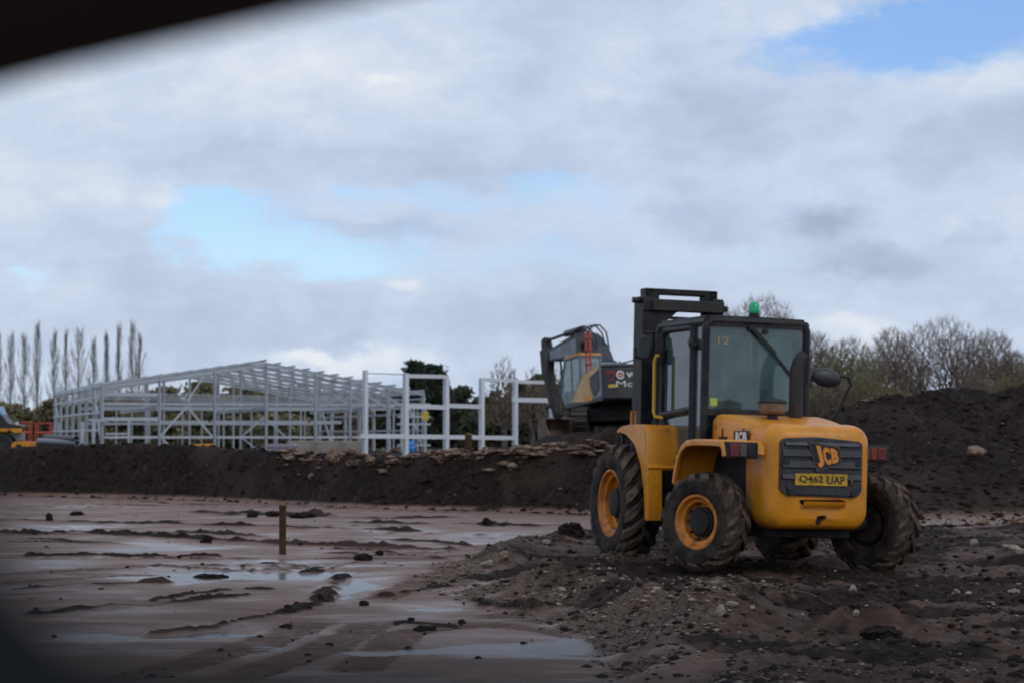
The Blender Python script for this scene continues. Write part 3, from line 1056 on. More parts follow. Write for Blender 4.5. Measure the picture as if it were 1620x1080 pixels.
def make_wheel(parent, loc, rz, r, w, rim_r, nlug, side, seed, hub_r):
    """side: -1 outer face towards -X"""
    s = side
    mb = MB()
    prof = [(s * w * .41, rim_r + .012), (s * w * .45, rim_r + .012), (s * w * .45, rim_r - .012), (s * w * .40, rim_r - .022), (s * w * .33, rim_r - .035), (s * w * .30, rim_r - .065),
            (s * w * .14, rim_r - .075), (s * w * .10, rim_r - .09), (s * w * .09, hub_r + .02), (s * w * .09, .03), (s * w * .05, .03), (s * w * .05, rim_r + .012)]
    mb.lathe(prof, 48, closed=True)
    mb.lathe([(s * w * .04, .02), (-s * w * .1, .02), (-s * w * .1, rim_r - .07), (-s * w * .42, rim_r - .02), (-s * w * .42, rim_r + .012), (s * w * .04, rim_r + .012)], 40, closed=True, mi=1)  # inner rim half borrows the dark tyre material: its shade put into colour
    mb.lathe([(-s * w * .1, .02), (-s * w * .1, rim_r * .72), (-s * w * .38, rim_r * .68), (-s * w * .40, .02)], 28, closed=True, mi=1)  # dark disc added to keep the inner side of the wheel dark
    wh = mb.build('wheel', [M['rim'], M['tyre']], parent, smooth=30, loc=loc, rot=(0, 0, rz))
    ty = bpy.data.objects.new('tyre', lug_tyre(r, w, rim_r, nlug, .045 if r > .55 else .04, seed, [M['tyre'], M['tread']]))
    link(ty, wh)
    ty.rotation_euler = (random.Random(seed).uniform(0, 6), 0, 0)
    hb = MB()
    hb.lathe([(s * w * .08, hub_r), (s * w * .20, hub_r), (s * w * .24, hub_r * .86), (s * w * .33, hub_r * .80), (s * w * .36, hub_r * .60), (s * w * .36, .005)], 28)
    hb.build('hub', M['dark'], wh, smooth=30)
    for k in range(10):
        nb = MB()
        a = 2 * PI * k / 10
        c = (s * w * .10, math.cos(a) * (hub_r + .028), math.sin(a) * (hub_r + .028))
        nb.tube([c, (c[0] + s * .03, c[1], c[2])], .013, 6)
        nb.build('wheel_nut', M['dark'], wh)
    return wh

def build_forklift():
    T = thing('rough_terrain_forklift', 'yellow rough terrain forklift with black cab and mast parked on the churned rubble', 'forklift', FK_POS, (0, 0, 0))
    T.rotation_mode = 'XYZ'
    T.matrix_world = FKM
    b, ye, ms, dk = M['black'], M['yellow'], M['mast'], M['dark']
    # --- wheels (the rear pair is steered)
    st = R(27)
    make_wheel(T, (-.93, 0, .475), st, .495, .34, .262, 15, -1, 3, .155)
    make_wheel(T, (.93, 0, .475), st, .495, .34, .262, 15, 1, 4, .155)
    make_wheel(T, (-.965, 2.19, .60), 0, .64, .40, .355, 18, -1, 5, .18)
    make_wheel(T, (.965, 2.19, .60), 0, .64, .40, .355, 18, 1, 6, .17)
    # --- chassis and axles
    mb = MB()
    mb.bb(-.40, .40, -.45, 2.55, .55, 1.02)
    mb.bb(-.56, .56, .45, 1.55, .62, 1.12)
    mb.tube([(-.85, 0, .475), (.85, 0, .475)], .085, 12)
    mb.lathe([(-.2, .02), (-.17, .14), (0, .18), (.17, .14), (.2, .02)], 16, (0, 0, .475), 'X')
    mb.tube([(-.85, 2.19, .60), (.85, 2.19, .60)], .12, 12)
    mb.bb(-.36, .36, 1.9, 2.6, .35, .9)
    mb.bb(-.555, -.40, -.14, .62, .62, 1.16)
    mb.bb(.40, .555, -.14, .62, .62, 1.16)
    mb.bb(-.46, .46, -.40, 2.70, .34, .58)  # low plates added so the space under the machine stays dark
    mb.bb(-.62, .62, .30, 1.60, .40, .64)
    mb.build('chassis', dk, T, bevel=.02)
    mb = MB()
    mb.bb(-.70, -.40, .70, 1.40, .48, .98)
    mb.build('fuel_tank', M['black'], T, bevel=.05, seg=3)
    mb = MB()
    for z in (.42, .68):
        mb.bb(-.86, -.68, .86, 1.24, z, z + .03)
    mb.bb(-.86, -.83, .86, .89, .42, .70)
    mb.bb(-.86, -.83, 1.21, 1.24, .42, .70)
    mb.build('step', M['black'], T, bevel=.006)
    # --- bonnet: side profile rounded across its width
    def loft(secs, name, m_, sm=50):
        mbx = MB()
        n = len(secs[0])
        vs = [p for s_ in secs for p in s_]
        fs = []
        for i in range(len(secs) - 1):
            for k in range(n):
                k2 = (k + 1) % n
                fs.append((i * n + k, i * n + k2, (i + 1) * n + k2, (i + 1) * n + k))
        fs += [tuple(range(n - 1, -1, -1)), tuple((len(secs) - 1) * n + k for k in range(n))]
        mbx.add(vs, fs)
        return mbx.build(name, m_, T, smooth=sm)
    secs = []
    for y, z1, hw, rr in ((-.28, 1.455, .55, .10), (-.10, 1.487, .565, .10), (.10, 1.518, .575, .09), (.30, 1.545, .585, .09), (.50, 1.565, .60, .085), (.60, 1.568, .605, .08), (.645, 1.545, .60, .07), (.665, 1.50, .59, .06)):
        secs.append([(x, y, z) for x, z in rrect(-hw, hw, 1.18, z1, rr, 6)])
    bon = loft(secs, 'bonnet', ye)
    # panel joints and bolt heads on the bonnet
    for y in (.40, -.10):
        m2 = MB(); m2.bb(-.590 if y < 0 else -.604, -.575, y - .005, y + .005, 1.24, 1.42)
        m2.build('panel_joint', M['ink'], bon, smooth=0)
    for y, z in ((.56, 1.27), (.56, 1.43), (.34, 1.27), (.20, 1.24), (-.05, 1.24)):
        m2 = MB(); m2.tube([(-.585, y, z), (-.606, y, z)], .013, 6)
        m2.build('bolt_head', M['dark'], bon)
    # --- rear counterweight: bulged casting
    secs = []
    N = 22
    Y0, Y1 = -.685, -.16
    for i in range(N + 1):
        f = i / N
        y = Y0 + (Y1 - Y0) * f
        q = max(0.0, 1 - f / .34)
        k = math.sqrt(max(0, 1 - q ** 2.6))
        ins = .115 * (1 - k)
        hw = .573 - ins * 1.0
        zt = 1.478 - ins * .95 - .035 * max(0, .5 - f)
        zb_ = .43 + ins * 1.0 + (.05 if f > .8 else 0)
        rr = max(.06, .17 - ins * .3)
        pts = rrect(-hw, hw, zb_, zt, rr, 7)
        # belly tucks in below
        pts = [(x * (1 - .10 * max(0, (.85 - z)) ** 1.5), z) for x, z in pts]
        secs.append([(x, y + .035 * (x / .57) ** 2 * (1 if f < .4 else 0), z) for x, z in pts])
    cw = loft(secs, 'counterweight', ye, 60)
    cutb = MB()
    cutb.prism(fillet([(-.225, .725), (.245, .735), (.30, .712), (.22, .655), (.02, .638), (-.16, .652), (-.215, .69)], .03), -.9, -.59, 'XZ')
    cutb.prism(fillet([(-.03, .57), (.07, .578), (.075, .535), (.045, .525), (.02, .475), (-.03, .47), (-.04, .51)], .012), -.9, -.60, 'XZ')
    cutm = cutb.build('cutter', M['dark'], T)
    bo = cw.modifiers.new('pocket', 'BOOLEAN')
    bo.object = cutm
    bo.operation = 'DIFFERENCE'
    bo.solver = 'EXACT'
    bpy.context.view_layer.update()
    dg = bpy.context.evaluated_depsgraph_get()
    nm = bpy.data.meshes.new_from_object(cw.evaluated_get(dg))
    cw.modifiers.clear()
    cw.data = nm
    bpy.data.objects.remove(cutm)
    nm.set_sharp_from_angle(angle=R(45))
    mb = MB()
    mb.prism(rrect(-.205, .27, .66, .722, .02), -.602, -.597, 'XZ')  # dark sheet on the pocket floor, the shade of the recess as colour
    mb.prism(rrect(-.033, .068, .48, .57, .01), -.612, -.607, 'XZ')
    mb.build('pocket_shade_plates', M['dark'], cw, smooth=0)
    mb = MB()
    mb.strip([(-.735, .708), (-.725, .675), (-.70, .655)], -.20, .25, .012)
    mb.build('pocket_lip', ye, cw, smooth=40)
    # --- grille panel
    def ysurf(x):
        return Y0 + .035 * (x / .57) ** 2
    go = fillet([(-.445, .82), (-.375, .765), (.385, .755), (.442, .81), (.444, 1.28), (.41, 1.312), (-.05, 1.345), (-.40, 1.328), (-.445, 1.30)], .05, 5)
    mb = MB()
    mb.prism(go, Y0 - .006, Y0 + .03, 'XZ')
    gr = mb.build('grille', M['grille'], T, bevel=.004, smooth=30)
    for zc_, zt in ((1.275, .05), (1.185, .085), (1.075, .085), (.955, .07)):
        pl = [(Y0 - .006, zc_ - zt / 2), (Y0 - .030, zc_ - zt / 2 + .008), (Y0 - .022, zc_ + zt / 2 - .01), (Y0 - .006, zc_ + zt / 2)]
        hw = .425 if zc_ < 1.25 else .40
        m2 = MB()
        m2.prism(pl, -hw, hw, 'YZ')
        m2.build('grille_slat', M['grille'], gr, bevel=.003)
    m2 = MB()
    m2.prism(fillet([(-.38, .84), (-.33, .78), (.33, .772), (.385, .83), (.385, .868), (-.38, .875)], .02), Y0 - .022, Y0 - .006, 'XZ')
    m2.build('lower_grille', M['grille'], gr, bevel=.003)
    for x, z in ((-.385, 1.10), (.39, 1.09), (-.33, .80), (.345, .795)):
        m2 = MB()
        m2.tube([(x, Y0 - .005, z), (x, Y0 - .036, z)], .032, 12)
        m2.build('grille_fixing', M['ink'], gr)
    m2 = MB()
    m2.tube([(.32, Y0 - .006, .915), (.32, Y0 - .034, .915)], .014, 10)
    m2.bb(.305, .335, Y0 - .03, Y0 - .008, .88, .95)
    m2.build('latch', M['clear_lens'], gr, bevel=.004)
    # emblem plate
    ye_ = Y0 - .034
    quad = [(-.160, 1.300), (.150, 1.262), (.185, 1.245), (.203, 1.092), (.19, 1.075), (-.055, 1.005), (-.07, 1.012)]
    m2 = MB(); m2.prism(quad, ye_, Y0 - .005, 'XZ')
    em = m2.build('emblem', M['clear_lens'], gr, smooth=0)
    ins = [(-.143, 1.285), (.140, 1.249), (.172, 1.235), (.188, 1.098), (.176, 1.086), (-.056, 1.024)]
    m2 = MB(); m2.prism(ins, ye_ - .004, ye_, 'XZ')
    m2.build('emblem_field', M['ink'], em, smooth=0)
    spaced_letters('JCB', em, [(-.050, ye_ - .004, 1.042), (.176, ye_ - .004, 1.104), (.160, ye_ - .004, 1.226), (-.122, ye_ - .004, 1.270)], M['emblem'], (0, -.004, 0), .055)
    # number plate
    m2 = MB(); m2.prism(rrect(-.295, .268, .868, .984, .008, 2), Y0 - .040, Y0 - .008, 'XZ')
    np_ = m2.build('number_plate', M['plate'], gr, bevel=.002)
    lettering('Q462', np_, [(-.255, Y0 - .040, .888), (.005, Y0 - .040, .886), (.005, Y0 - .040, .966), (-.255, Y0 - .040, .968)], M['ink'], bold=.018)
    lettering('UAP', np_, [(.045, Y0 - .040, .886), (.238, Y0 - .040, .884), (.238, Y0 - .040, .964), (.045, Y0 - .040, .966)], M['ink'], bold=.018)
    # --- side badges
    m2 = MB()
    m2.bb(-.592, -.578, -.235, .13, 1.272, 1.392)
    bd = m2.build('badge', M['ink'], bon, bevel=.002)
    spaced_letters('JCB', bd, [(-.592, .115, 1.284), (-.592, -.215, 1.284), (-.592, -.215, 1.382), (-.592, .115, 1.382)], M['white'], (-.004, 0, 0), .05)
    m2 = MB()
    m2.prism([(.30, 1.335), (.52, 1.335), (.52, 1.30), (.47, 1.315), (.43, 1.30), (.38, 1.312), (.31, 1.30)], -.600, -.588, 'YZ')
    m2.build('vent', M['ink'], bon, smooth=0)
    # --- mudguards
    for s in (-1, 1):
        m2 = MB()
        m2.strip([(2.33, 1.375), (2.20, 1.415), (1.95, 1.437), (1.55, 1.437), (1.48, 1.40), (1.45, 1.30), (1.42, 1.02), (1.38, .985)], s * 1.02, s * .62, .035)
        m2.strip([(1.405, .99), (1.36, .44)], s * 1.02, s * .86, .03)
        # curved outer skirt that follows the tyre
        out = [(2.33, 1.385), (1.95, 1.45), (1.52, 1.45), (1.43, 1.02), (1.36, .44), (1.44, .44), (1.48, .72), (1.60, 1.03), (1.80, 1.25), (2.05, 1.345)]
        m2.prism(fillet(out, .05, 3), s * 1.022, s * .985, 'YZ')
        fg = m2.build('front_mudguard', ye, T, bevel=.014, seg=3)
        m2 = MB()
        arc = [(.73, .86), (.70, .97), (.635, 1.12), (.53, 1.22), (.40, 1.272), (.2, 1.285), (-.2, 1.285), (-.50, 1.275), (-.56, 1.235), (-.575, 1.15)]
        if s > 0:
            arc = [(q[0], min(q[1], 1.24) - .02) for q in arc[:-3]] + [(-.30, 1.21), (-.46, 1.18)]
        xo = 1.0 if s < 0 else .76
        m2.strip(arc, s * xo, s * .56, .03)
        m2.strip([(q[0] * .985, q[1] - .022) for q in arc], s * (xo + .005), s * (xo - .045), .06)
        m2.build('rear_mudguard', ye, T, bevel=.012, seg=3)
        # lamps behind the rear mudguards
        m2 = MB()
        q0 = 0.0 if s < 0 else -.19
        m2.bb(s * .985 + q0, s * .64 + q0, -.60, -.50, 1.115, 1.278)
        lm = m2.build('rear_lamp', b, T, bevel=.012)
        m3 = MB(); m3.bb(s * .945 + q0, s * .845 + q0, -.612, -.595, 1.135, 1.258)
        m3.build('lens', M['red_lens'], lm, bevel=.006)
        m3 = MB(); m3.bb(s * .84 + q0, s * .765 + q0, -.612, -.595, 1.135, 1.258)
        m3.build('lens', M['amber_lens'] if s > 0 else M['clear_lens'], lm, bevel=.006)
        m3 = MB(); m3.bb(s * .76 + q0, s * .68 + q0, -.610, -.595, 1.135, 1.258)
        m3.build('lens', M['clear_lens'] if s > 0 else M['dark'], lm, bevel=.006)
    # --- cab
    x0, x1 = -.70, .505
    yr, yf = .72, 2.02
    zt, zb_ = 2.565, 1.56
    cabm = MB()
    sec = .062
    # rear hoop with rounded corners, tube-like posts
    def post(pts, w_=sec, d=.07):
        for p, q in zip(pts[:-1], pts[1:]):
            cabm.bar(p, q, w_, d, up=(0, 1, 0))
    def arc3(c, a0, a1, rx, y, n=5):
        return [(c[0] + rx * math.cos(R(a0 + (a1 - a0) * k / n)), y, c[1] + rx * math.sin(R(a0 + (a1 - a0) * k / n))) for k in range(n + 1)]
    for y, rad in ((yr, .09), (yf, .07)):
        hoop = [(x0 + .03, y, 1.05)] + arc3((x0 + .03 + rad, zt - .03 - rad), 180, 90, rad, y) + arc3((x1 - .03 - rad, zt - .03 - rad), 90, 0, rad, y) + [(x1 - .03, y, 1.05)]
        cabm.tube(hoop, .043, 10)
    cabm.tube([(x0 + .03, .985, 1.0), (x0 + .03, .985, zt - .04)], .036, 8)       # door post
    cabm.tube([(x1 - .03, .985, 1.0), (x1 - .03, .985, zt - .04)], .036, 8)
    for x in (x0 + .04, x1 - .04):
        cabm.tube([(x, yr, zt - .045), (x, yf, zt - .045)], .045, 8)
        cabm.bar((x, yr, 1.18), (x, 1.45, 1.12), .05, .09)
    cabm.bb(x0 + .05, x1 - .05, yr - .03, yr + .03, zb_, zb_ + .065)               # sill below the rear window
    cabm.bb(x0 + .05, x1 - .05, yf - .03, yf + .03, zt - .10, zt - .02)
    cabm.bb(x0 + .05, x1 - .05, yr - .035, yr + .02, zt - .085, zt - .01)
    cabm.bb(x0 + .05, x1 - .05, yf - .03, yf + .03, 1.30, 1.36)
    cab = cabm.build('cab', b, T, smooth=40)
    m2 = MB()
    m2.prism(rrect(x0 + .03, x1 - .03, yr - .01, yf + .03, .08), zt - .015, zt + .022, 'XY')
    m2.prism(rrect(x0 + .15, x1 - .15, yr + .10, yf - .12, .08), zt + .022, zt + .035, 'XY')
    m2.build('roof', b, cab, bevel=.012)
    g = M['glass']
    m2 = MB(); m2.bb(x0 + .06, x1 - .06, yr - .004, yr + .004, zb_ + .06, zt - .08)
    rw = m2.build('rear_window', g, cab, smooth=0)
    for nm, q in (('door_window', [(x0 + .03, 1.03, 1.66), (x0 + .03, 1.83, 1.60), (x0 + .03, 1.83, zt - .09), (x0 + .03, 1.03, zt - .09)]),
                  ('side_window', [(x0 + .03, .76, 1.22), (x0 + .03, .95, 1.20), (x0 + .03, .95, zt - .09), (x0 + .03, .76, zt - .09)]),
                  ('front_side_window', [(x0 + .03, 1.90, 1.42), (x0 + .03, 1.98, 1.42), (x0 + .03, 1.98, zt - .09), (x0 + .03, 1.90, zt - .09)]),
                  ('lower_door_window', [(x0 + .03, 1.05, 1.10), (x0 + .03, 1.42, 1.10), (x0 + .03, 1.80, 1.52), (x0 + .03, 1.05, 1.56)]),
                  ('offside_window', [(x1 - .03, 1.03, 1.30), (x1 - .03, 1.98, 1.40), (x1 - .03, 1.98, zt - .09), (x1 - .03, 1.03, zt - .09)]),
                  ('offside_window', [(x1 - .03, .76, 1.22), (x1 - .03, .95, 1.20), (x1 - .03, .95, zt - .09), (x1 - .03, .76, zt - .09)])):
        m2 = MB()
        vs = [(q_[0] - .004, q_[1], q_[2]) for q_ in q] + [(q_[0] + .004, q_[1], q_[2]) for q_ in q]
        m2.add(vs, [(0, 1, 2, 3), (7, 6, 5, 4), (0, 4, 5, 1), (1, 5, 6, 2), (2, 6, 7, 3), (3, 7, 4, 0)])
        m2.build(nm, g, cab, smooth=0)
    m2 = MB(); m2.bb(x0 + .08, x1 - .08, yf - .004, yf + .004, 1.36, zt - .10)
    m2.build('windscreen', g, cab, smooth=0)
    # door frame
    m2 = MB()
    xd = x0 + .012
    fr = [(xd, 1.02, 1.06), (xd, 1.02, 2.42), (xd, 1.06, 2.475), (xd, 1.80, 2.475), (xd, 1.865, 2.41), (xd, 1.865, 1.56), (xd, 1.46, 1.07), (xd, 1.02, 1.06)]
    m2.tube(fr, .034, 8)
    m2.tube([(xd, 1.02, 1.61), (xd, 1.86, 1.565)], .036, 8)
    dr = m2.build('door', b, T)
    m3 = MB(); m3.bb(xd - .045, xd - .01, 1.08, 1.22, 1.585, 1.625)
    m3.build('door_handle', M['ink'], dr, bevel=.008)
    m3 = MB(); m3.tube([(xd - .025, 1.80, 2.28), (xd - .025, 1.845, 2.12)], .045, 8)
    m3.build('hinge', M['ink'], dr); m3 = MB()
    m3.tube([(xd, 1.04, 2.33), (xd - .03, .96, 2.30), (xd, .94, 2.27)], .05, 8)
    m3.build('hinge', M['ink'], dr)
    m2 = MB()
    m2.tube([(-.70, 1.80, 2.21), (-.775, 1.84, 2.20), (-.785, 1.86, 2.14), (-.785, 1.85, 1.60), (-.775, 1.83, 1.545), (-.70, 1.78, 1.535)], .019, 8)
    m2.build('grab_rail', M['handrail'], T)
    # rear window fittings
    m2 = MB()
    m2.tube([(-.165, yr - .05, 2.475), (-.165, yr - .01, 2.475)], .035, 10)
    m2.bar((-.165, yr - .05, 2.475), (.10, yr - .045, 2.215), .022, .04)
    m2.bar((.04, yr - .03, 2.275), (.305, yr - .02, 1.985), .016, .022)
    m2.build('wiper', M['ink'], cab)
    m2 = MB(); m2.bb(-.610, -.530, yr - .010, yr - .004, 1.655, 1.735)
    m2.build('lime_sticker', M['sticker'], rw, smooth=0)
    lettering('12', rw, [(-.535, yr - .006, 2.295), (-.41, yr - .006, 2.295), (-.41, yr - .006, 2.368), (-.535, yr - .006, 2.368)], M['sticker_o'], bold=.0)
    m2 = MB()
    m2.tube([(.0, yr - .03, zt - .12), (.0, yr + .06, zt - .12)], .03, 8)
    m2.build('cab_lamp', M['ink'], cab)
    # seat, wheel, console
    m2 = MB()
    m2.bb(-.36, .16, 1.00, 1.48, 1.12, 1.30)
    m2.box((-.10, .98, 1.60), (.50, .12, .52), (R(8), 0, 0))
    m2.bb(-.50, .40, .80, 1.0, 1.05, 1.60)
    m2.build('seat', M['seat'], cab, bevel=.05, seg=3)
    m2 = MB()
    pts = [(-.10 + .19 * math.cos(a), 1.62 + .08 * math.sin(a), 1.66 + .17 * math.sin(a)) for a in [2 * PI * k / 20 for k in range(21)]]
    m2.tube(pts, .016, 6)
    m2.tube([(-.10, 1.62, 1.66), (-.10, 1.86, 1.2)], .035, 8)
    m2.build('steering_wheel', M['ink'], cab)
    m2 = MB(); m2.bb(-.45, .25, 1.78, 1.98, 1.1, 1.46); m2.bb(.28, .46, 1.0, 1.9, 1.1, 1.5)
    m2.build('console', M['inside'], cab, bevel=.03)
    m2 = MB(); m2.bb(x0 + .05, x1 - .05, yr, yf, 1.04, 1.10)
    m2.build('cab_floor', M['dark'], cab)
    # beacon
    m2 = MB(); m2.lathe([(zt + .02, .055), (zt + .055, .058), (zt + .06, .05), (zt + .075, .05)], 20, (-.072, .85, 0), 'Z')
    bc = m2.build('beacon', M['ink'], T)
    m3 = MB(); m3.lathe([(zt + .075, .056), (zt + .10, .060), (zt + .15, .056), (zt + .18, .045), (zt + .195, .028), (zt + .20, .006)], 20, (-.072, .85, 0), 'Z')
    m3.build('beacon_lens', M['green'], bc, smooth=60)
    # exhaust
    m2 = MB()
    m2.tube([(.195, .35, 1.46), (.195, .35, 1.95), (.20, .35, 2.04), (.222, .35, 2.11), (.262, .35, 2.175), (.285, .35, 2.20)], [.072, .072, .072, .072, .070, .067], 20)
    m2.build('exhaust_stack', M['rusty'], T, smooth=50)
    m2 = MB()
    m2.tube([(-.155, .15, 1.44), (-.155, .15, 1.60)], .055, 16)
    m2.lathe([(1.475, .12), (1.49, .12), (1.49, .05)], 20, (-.155, .15, 0), 'Z')
    pc = m2.build('air_precleaner', M['ink'], T)
    m3 = MB(); m3.lathe([(1.575, .11), (1.60, .135), (1.685, .14)], 28, (-.155, .15, 0), 'Z')
    m3.build('precleaner_bowl', M['cream'], pc)
    m3 = MB(); m3.lathe([(1.682, .147), (1.70, .147), (1.72, .12), (1.735, .03), (1.75, .012)], 28, (-.155, .15, 0), 'Z')
    m3.build('precleaner_lid', M['ink'], pc)
    # mirrors
    m2 = MB()
    m2.tube([(.98, 1.70, 1.44), (1.14, 1.70, 1.44), (1.33, 1.70, 1.66), (1.49, 1.70, 1.96), (1.46, 1.70, 2.04), (1.30, 1.70, 2.06)], .019, 8)
    ma = m2.build('mirror_arm', M['ink'], T)
    m3 = MB()
    secs_ = []
    for k in range(9):
        f = k / 8
        s_ = math.sin(PI * (0.06 + .88 * f)) ** .5
        secs_.append(((-.175 + .35 * f), .105 * s_))
    m3.lathe(secs_, 16, (0, 0, 0), 'X')
    mh = m3.build('mirror_head', M['grille'], ma, smooth=60, loc=(1.18, 1.70, 2.03), rot=(0, R(8), 0))
    mh.scale = (1, .55, 1)
    m2 = MB()
    m2.tube([(-.70, 2.0, 2.47), (-.80, 2.10, 2.47), (-.80, 2.12, 2.40)], .012, 6)
    mb2 = m2.build('mirror_arm', M['ink'], T)
    m3 = MB()
    m3.prism(rrect(-.075, .075, -.13, .13, .05), -.03, .03, 'XZ')
    m3.build('mirror_head', M['grille'], mb2, bevel=.015, loc=(-.80, 2.12, 2.30), rot=(0, R(8), R(-20)))
    # --- mast
    xm0, xm1 = -.645, .33
    mm = MB()
    for s, xo in ((1, xm0), (-1, xm1)):
        # outer channel: web and two flanges
        mm.bb(xo, xo + s * .045, 2.62, 2.86, .30, 2.90)
        mm.bb(xo, xo + s * .13, 2.60, 2.635, .30, 2.90)
        mm.bb(xo, xo + s * .13, 2.845, 2.88, .30, 2.90)
    mm.bb(xm0, xm1, 2.57, 2.64, 2.735, 2.87)
    mm.bb(xm0 + .05, xm1 - .05, 2.58, 2.64, 1.05, 1.18)
    mm.bb(xm0 + .05, xm1 - .05, 2.58, 2.64, .35, .5)
    mst = mm.build('mast', ms, T, bevel=.008)
    mi_ = MB()
    for s, xo in ((1, xm0 + .055), (-1, xm1 - .055)):
        mi_.bb(xo, xo + s * .11, 2.66, 2.69, .34, 2.995)
        mi_.bb(xo, xo + s * .035, 2.66, 2.83, .34, 2.995)
        mi_.bb(xo, xo + s * .11, 2.80, 2.83, .34, 2.995)
    mi_.bb(xm0 + .05, xm1 - .05, 2.66, 2.83, 2.93, 2.995)
    mi_.bb(xm0 + .05, xm0 + .22, 2.66, 2.82, 2.82, 2.94)
    mi_.bb(xm1 - .21, xm1 - .05, 2.66, 2.82, 2.82, 2.94)
    mi_.build('inner_mast', ms, mst, bevel=.008)
    m2 = MB()
    m2.bb(xm0 + .10, xm1 - .02, 2.545, 2.572, 2.742, 2.865)
    m2.build('cross_member', M['rusty'], mst, bevel=.006)
    m2 = MB()
    m2.bb(xm0 + .24, xm0 + .31, 2.64, 2.70, 2.50, 2.75)
    m2.bb(xm0 + .25, xm1 - .06, 2.64, 2.68, 2.655, 2.685)
    m2.prism([(xm0 + .13, 2.74), (xm0 + .42, 2.74), (xm0 + .30, 2.64), (xm0 + .13, 2.52)], 2.60, 2.63, 'XZ')
    m2.build('gusset', ms, mst)
    m2 = MB()
    for x, z in ((xm0 - .035, 2.855), (xm1 + .035, 2.80)):
        m2 = MB()
        m2.tube([(x - .05, 2.70, z), (x + .05, 2.70, z)], .035, 10)
        m2.build('mast_pin', ms, mst)
    m2 = MB()
    m2.bb(xm0 - .06, xm0, 2.66, 2.72, 2.20, 2.33)
    m2.build('work_lamp', ms, mst)
    for x in (xm0 + .19, xm1 - .19):
        m2 = MB()
        m2.tube([(x, 2.74, .4), (x, 2.74, 2.1)], .05, 10)
        m2.tube([(x, 2.74, 2.1), (x, 2.74, 2.9)], .03, 10)
        m2.build('lift_ram', ms, mst)
    rn = random.Random(4)
    for k in range(5):
        m2 = MB()
        x = xm0 + .20 + .035 * k
        m2.tube([(x, 2.56, 2.6), (x + .01, 2.52, 2.1), (x - .03, 2.48, 1.7), (x + .05, 2.4, 1.2)], .014, 6)
        m2.build('hose', M['ink'], mst)
    for x in (xm0 + .14, xm1 - .14):
        m2 = MB()
        m2.tube([(x, 2.56, 1.5), (x + .02, 1.9, 1.0)], .04, 10)
        m2.build('tilt_ram', ms, T)
    # fork carriage
    m2 = MB()
    for z in (.42, .80):
        m2.bb(-.75, .39, 2.90, 2.96, z - .06, z + .06)
    m2.bb(-.75, .39, 2.91, 2.95, 1.32, 1.38)
    for k in range(8):
        x = -.72 + k * 1.08 / 7
        m2.bb(x - .016, x + .016, 2.915, 2.945, .8, 1.36)
    cg = m2.build('fork_carriage', ms, T)
    for x in (-.52, .16):
        m3 = MB()
        m3.bb(x - .06, x + .06, 2.96, 3.01, .12, .86)
        m3.prism([(2.96, .12), (4.05, .13), (4.05, .142), (2.96, .175)], x - .06, x + .06, 'YZ')
        m3.build('fork', M['rusty'], cg, bevel=.005)
    m2 = MB()
    for x in (-.865, -.815):
        m2.bb(x - .009, x + .009, 2.30, 2.32, 1.44, 1.60)
    m2.bb(-.875, -.805, 2.30, 2.32, 1.59, 1.61)
    m2.build('lamp_bracket', M['rim'], T)
    return T

build_forklift()
